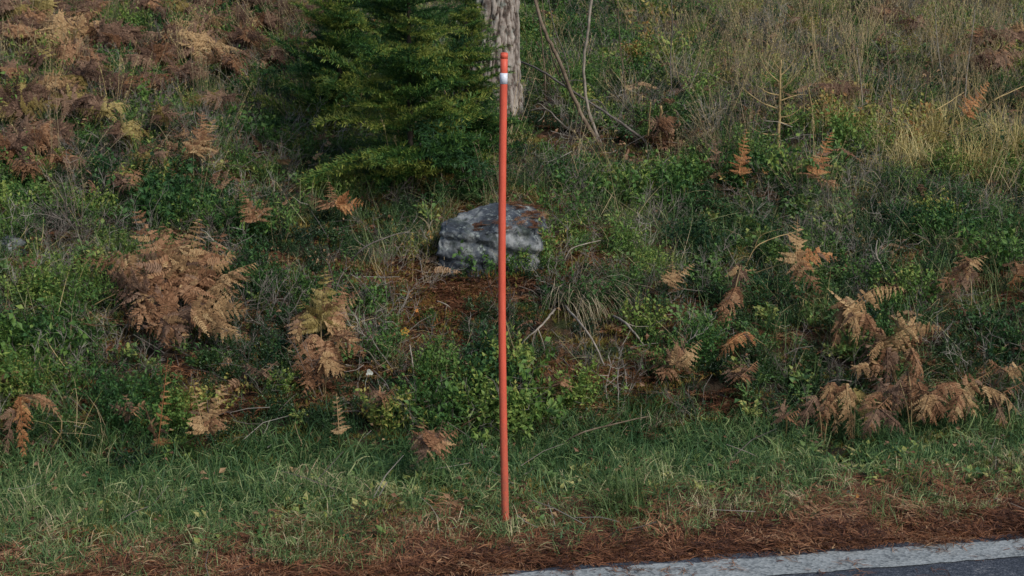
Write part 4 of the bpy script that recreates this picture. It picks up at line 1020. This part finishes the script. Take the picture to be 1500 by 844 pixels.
# bilberry
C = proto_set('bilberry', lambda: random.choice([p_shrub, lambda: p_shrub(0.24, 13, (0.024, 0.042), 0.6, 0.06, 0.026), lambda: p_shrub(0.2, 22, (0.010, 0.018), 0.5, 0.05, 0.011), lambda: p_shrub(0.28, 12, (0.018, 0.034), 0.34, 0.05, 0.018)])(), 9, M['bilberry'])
P, px, py, rn = spread(64, lambda x, y, n, px, py: BANK(n) * (0.04 + 1.0 * sm(0.45, 0.56, fbm(x * 2.2, y * 2.2, 61))) * (1 - 0.88 * bare(px, py)) * (1 - 0.28 * upper_right(px, py)) * (1 - 0.35 * upper_left(px, py)), 0.28, hide=0.93)
t = -0.16 + 1.15 * fbm(P[:, 0] * 2.6, P[:, 1] * 2.6, 80) + RNG.normal(0, 0.10, len(P)) + 0.32 * upper_right(px, py) * (fbm(P[:, 0] * 2, P[:, 1] * 2, 14) > 0.5)
odd = RNG.random(len(P)); t = np.where(odd < 0.07, RNG.uniform(0.7, 1.0, len(P)), t)
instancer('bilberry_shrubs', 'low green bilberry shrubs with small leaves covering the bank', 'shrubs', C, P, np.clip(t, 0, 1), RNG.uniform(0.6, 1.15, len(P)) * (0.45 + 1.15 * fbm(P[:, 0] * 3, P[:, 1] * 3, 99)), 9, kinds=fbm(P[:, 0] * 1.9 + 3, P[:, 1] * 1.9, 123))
print('bilberry', len(P))
# lingonberry
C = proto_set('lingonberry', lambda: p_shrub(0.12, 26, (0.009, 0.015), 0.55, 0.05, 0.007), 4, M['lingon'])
P, px, py, rn = spread(74, lambda x, y, n, px, py: BANK(n) * (0.25 + 0.9 * sm(0.42, 0.58, fbm(x * 1.6 + 5, y * 1.6, 33))) * (1 - 0.8 * bare(px, py)), 0.14, hide=0.9)
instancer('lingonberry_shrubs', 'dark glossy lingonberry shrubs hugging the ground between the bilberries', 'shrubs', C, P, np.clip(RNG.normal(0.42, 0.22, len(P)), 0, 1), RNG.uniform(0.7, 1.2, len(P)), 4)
# verge grass
C = proto_set('verge_grass', lambda: p_grass(0.14, 70, 0.0026, 1.6, 0.7, 0.045), 5, M['grass'])
P, px, py, rn = spread(300, lambda x, y, n, px, py: sm(0.18, 0.48, n + (fbm(x * 3, y * 3, 8) - 0.5) * 0.6 - 0.03 * np.clip(x, -3, 3)) * sm(2.15, 1.7, n) * np.maximum(0.40 + 0.8 * sm(0.38, 0.58, fbm(x * 3.5, y * 3.5, 12)), 0.85 * sm(0.8, 1.2, n)), 0.1, ymax=12)
t = -0.06 + 0.80 * fbm(P[:, 0] * 3.2, P[:, 1] * 3.2, 27) + RNG.normal(0, 0.16, len(P)) + 0.20 * sm(1.3, 0.6, rn) - 0.14 * sm(1.1, 1.6, rn) + 0.22 * (fbm(P[:, 0] * 7, P[:, 1] * 7, 29) - 0.5)
sc = (0.70 + 0.38 * sm(0.5, 1.7, rn)) * RNG.uniform(0.7, 1.25, len(P))
instancer('verge_grass', 'short green grass strip between the needle litter and the bank', 'grass', C, P, np.clip(t, 0, 1), sc, 5, 0.35)
print('verge grass', len(P))
# bank grass
C = proto_set('bank_grass', lambda: p_grass(0.3, 34, 0.0018, 0.8, 0.4, 0.05), 5, M['grass'])
P, px, py, rn = spread(60, lambda x, y, n, px, py: BANK(n) * (0.2 + 0.8 * sm(0.42, 0.62, fbm(x * 1.1, y * 1.1 + 9, 91))) * (1 - 0.5 * bare(px, py)) * (1 - 0.4 * upper_right(px, py)), 0.26, hide=0.93)
t = 0.18 + 0.45 * fbm(P[:, 0] * 2, P[:, 1] * 2, 46) + RNG.normal(0, 0.15, len(P)) + 0.2 * upper_right(px, py)
instancer('bank_grass', 'thin wild grass growing through the shrubs on the bank', 'grass', C, P, np.clip(t, 0, 1), RNG.uniform(0.5, 1.05, len(P)), 5, 0.4)
# dry grass
C = proto_set('dry_grass', lambda: p_grass(0.34, 14, 0.0018, 1.4, 0.6, 0.05), 4, M['dry_grass'])
P, px, py, rn = spread(60, lambda x, y, n, px, py: BANK(n) * (0.25 + 0.5 * sm(0.45, 0.6, fbm(x * 1.4, y * 1.4, 51)) + 1.5 * blob(px, py, 1430, 190, 130, 80) + 1.35 * upper_right(px, py) * (0.25 + sm(0.4, 0.6, fbm(x * 1.6, y * 1.6, 88)))), 0.26, hide=0.9)
gold = blob(px, py, 1430, 190, 130, 80) + 0.7 * blob(px, py, 1180, 140, 120, 60)  # tint raised in these patches: warm light put into the straw colour
instancer('dry_grass', 'pale withered grass scattered through the bank', 'dry grass', C, P, np.clip(RNG.normal(0.42, 0.25, len(P)) + 0.3 * gold, 0, 1), RNG.uniform(0.5, 1.05, len(P)) * (1 + 0.25 * gold), 4, 0.55)
# tall dry stalks
C = proto_set('dry_stalk', p_stalk, 4, M['dry_grass'])
P, px, py, rn = spread(34, lambda x, y, n, px, py: sm(3.6, 4.6, n) * (0.12 + 0.6 * upper_right(px, py) + 0.25 * upper_left(px, py)), 0.35, hide=0.9)
instancer('dry_stalks', 'thin dry flower stalks on the upper slope', 'stalks', C, P, np.clip(RNG.normal(0.4, 0.25, len(P)), 0, 1), RNG.uniform(0.6, 1.2, len(P)), 4, 0.28)
# twigs
C = proto_set('bare_twigs', p_twigs, 5, M['twig'])
P, px, py, rn = spread(40, lambda x, y, n, px, py: BANK(n) * (0.3 + 0.6 * sm(0.45, 0.62, fbm(x * 1.5, y * 1.5, 71)) + 0.4 * upper_left(px, py) + 0.4 * bare(px, py) + 0.7 * upper_right(px, py)), 0.2, hide=0.8)
instancer('bare_twigs', 'fine bare grey twigs between the shrubs', 'twigs', C, P, np.clip(RNG.normal(0.55, 0.28, len(P)), 0, 1), RNG.uniform(0.6, 1.25, len(P)), 5, 0.4)
C = proto_set('litter_sticks', p_litter_sticks, 4, M['twig'])
P, px, py, rn = spread(24, lambda x, y, n, px, py: BANK(n) * (0.4 + 0.6 * bare(px, py)) + 0.15 * sm(0.0, 0.1, n) * sm(1.9, 1.7, n), 0.05, hide=0.5)
instancer('fallen_twigs', 'small broken twigs lying about on the bank', 'twigs', C, P, np.clip(RNG.normal(0.65, 0.25, len(P)), 0, 1), RNG.uniform(0.6, 1.3, len(P)), 4, 0.3)
# pine needle litter
C = proto_set('pine_needles', p_needles, 6, M['needle'])
P, px, py, rn = spread(300, lambda x, y, n, px, py: np.maximum(sm(0.0, 0.07, n + (fbm(x * 7, y * 7, 4) - 0.5) * 0.16) * sm(0.92, 0.50, n + 0.03 * np.clip(-x, -3, 3) + (fbm(x * 4, y * 4, 77) - 0.5) * 0.3), np.maximum(0.10 * BANK(n) * sm(9, 4, n), 0.8 * bare(px, py) * BANK(n))), ymax=13)
t = 0.38 + 0.8 * (fbm(P[:, 0] * 5, P[:, 1] * 5, 18) - 0.5) + RNG.normal(0, 0.18, len(P))
instancer('pine_needle_litter', 'reddish brown fallen pine needles along the road edge and round the boulder', 'needle litter', C, P, np.clip(t, 0, 1), RNG.uniform(0.8, 1.25, len(P)), 6, 0.12)
print('needles', len(P))
# stray needles on asphalt and line
P, px, py, rn = spread(80, lambda x, y, n, px, py: ((n > -0.9) & (n < 0.02)) * np.exp(np.clip(n, -2, 0) * 5), ymax=9)
P[:, 2] = 0.012
C2 = proto_set('stray_needles', lambda: p_needles(7, 0.06, 0.002), 4, M['needle'])
instancer('stray_needles', 'single pine needles blown onto the road line and asphalt', 'needle litter', C2, P, np.clip(RNG.normal(0.3, 0.2, len(P)), 0, 1), RNG.uniform(0.6, 1.0, len(P)), 4, 0.0)
# needles on the boulder's top
dg = bpy.context.evaluated_depsgraph_get(); bvh = BVHTree.FromObject(rock, dg); pts = []
for k in range(900):
    x = random.uniform(-0.45, 0.5) ; y = random.uniform(-0.4, 0.6)
    h = bvh.ray_cast(Vector((x, y, 2)), Vector((0, 0, -1)))
    if h[0] is not None and h[1].z > 0.72:
        w = h[0] + rock.location; qx, qy = project(np.array(w))
        dens = 0.75 * float(sm(742, 785, qx)) + 0.35 * float(blob(qx, qy, 712, 334, 30, 7))
        if random.random() < dens: pts.append(tuple(w))
if pts:
    P = np.array(pts); instancer('needles_on_boulder', 'pine needles lying on the flat top of the grey boulder', 'needle litter', C, P, np.clip(RNG.normal(0.4, 0.2, len(P)), 0, 1), RNG.uniform(0.3, 0.5, len(P)), 6, 0.15)
# moss
C = proto_set('moss', p_moss, 4, M['moss'])
P, px, py, rn = spread(170, lambda x, y, n, px, py: BANK(n) * (0.25 + 0.75 * bare(px, py)) + 0.12 * sm(0.5, 0.9, n) * sm(2, 1.6, n), 0.02, hide=0.3, ymax=15)
t = 0.25 + 0.5 * fbm(P[:, 0] * 3, P[:, 1] * 3, 66) + RNG.normal(0, 0.15, len(P)) + 0.15 * bare(px, py)
instancer('moss', 'olive and rusty moss cushions on the forest soil', 'moss', C, P, np.clip(t, 0, 1), RNG.uniform(0.7, 1.5, len(P)), 4, 0.2)
# herbs on the verge and the bank
C = proto_set('verge_herbs', p_herb, 5, M['herb'])
P, px, py, rn = spread(260, lambda x, y, n, px, py: sm(0.3, 0.6, n) * sm(1.7, 1.2, n) * np.clip(0.12 + 0.6 * sm(0.5, 0.65, fbm(x * 2.2, y * 2.2, 15)) + 1.6 * (blob(px, py, 560, 738, 60, 20) + blob(px, py, 850, 710, 45, 25) + blob(px, py, 470, 730, 60, 25) + blob(px, py, 1330, 700, 60, 15)), 0, 1), 0.04, hide=0.6, ymax=11)
t = RNG.normal(0.48, 0.24, len(P)) + 0.5 * (blob(px, py, 560, 738, 60, 22) + blob(px, py, 850, 705, 45, 25) + 0.7 * blob(px, py, 1200, 710, 60, 20))
instancer('verge_herbs', 'small yellow green herbs in the grass strip', 'herbs', C, P, np.clip(t, 0, 1), RNG.uniform(0.5, 0.95, len(P)), 5, 0.25)
C = proto_set('bank_herbs', lambda: p_herb((0.014, 0.03), 34, 0.36), 5, M['herb'])
P, px, py, rn = spread(44, lambda x, y, n, px, py: BANK(n) * sm(0.46, 0.6, fbm(x * 1.8, y * 1.8, 25)) * (1 - 0.6 * bare(px, py)), 0.14, hide=0.9)
instancer('bank_herbs', 'bright green leafy herbs here and there on the bank', 'herbs', C, P + np.array([0, 0, 0.07]), np.clip(RNG.normal(0.36, 0.18, len(P)), 0, 1), RNG.uniform(0.8, 1.5, len(P)), 5, 0.3)
# dead leaves and fern scraps
C = proto_set('dead_leaves', p_deadleaf, 4, M['deadleaf'])
P, px, py, rn = spread(40, lambda x, y, n, px, py: BANK(n) * 0.6 + 0.25 * sm(0.1, 0.4, n) * sm(2, 1.6, n), 0.05, hide=0.5)
instancer('dead_leaves', 'small brown dead leaves caught among the plants', 'dead leaves', C, P + np.array([0, 0, 0.03]), np.clip(RNG.normal(0.5, 0.25, len(P)), 0, 1), RNG.uniform(0.6, 1.2, len(P)), 4, 0.3)
C = proto_set('fern_scraps', p_fernbits, 5, M['deadleaf'])
P, px, py, rn = spread(30, lambda x, y, n, px, py: BANK(n) * np.clip(0.12 + 1.0 * upper_left(px, py) * sm(0.4, 0.55, fbm(x * 1.2, y * 1.2, 5)) + 0.25 * sm(1150, 1300, px) * sm(400, 500, py) + 0.3 * upper_right(px, py), 0, 1), 0.14, hide=0.6)
instancer('fern_scraps', 'brown scraps of broken bracken among the shrubs', 'fern litter', C, P, np.clip(RNG.normal(0.5, 0.2, len(P)), 0, 1), RNG.uniform(0.6, 1.15, len(P)), 5, 0.3)
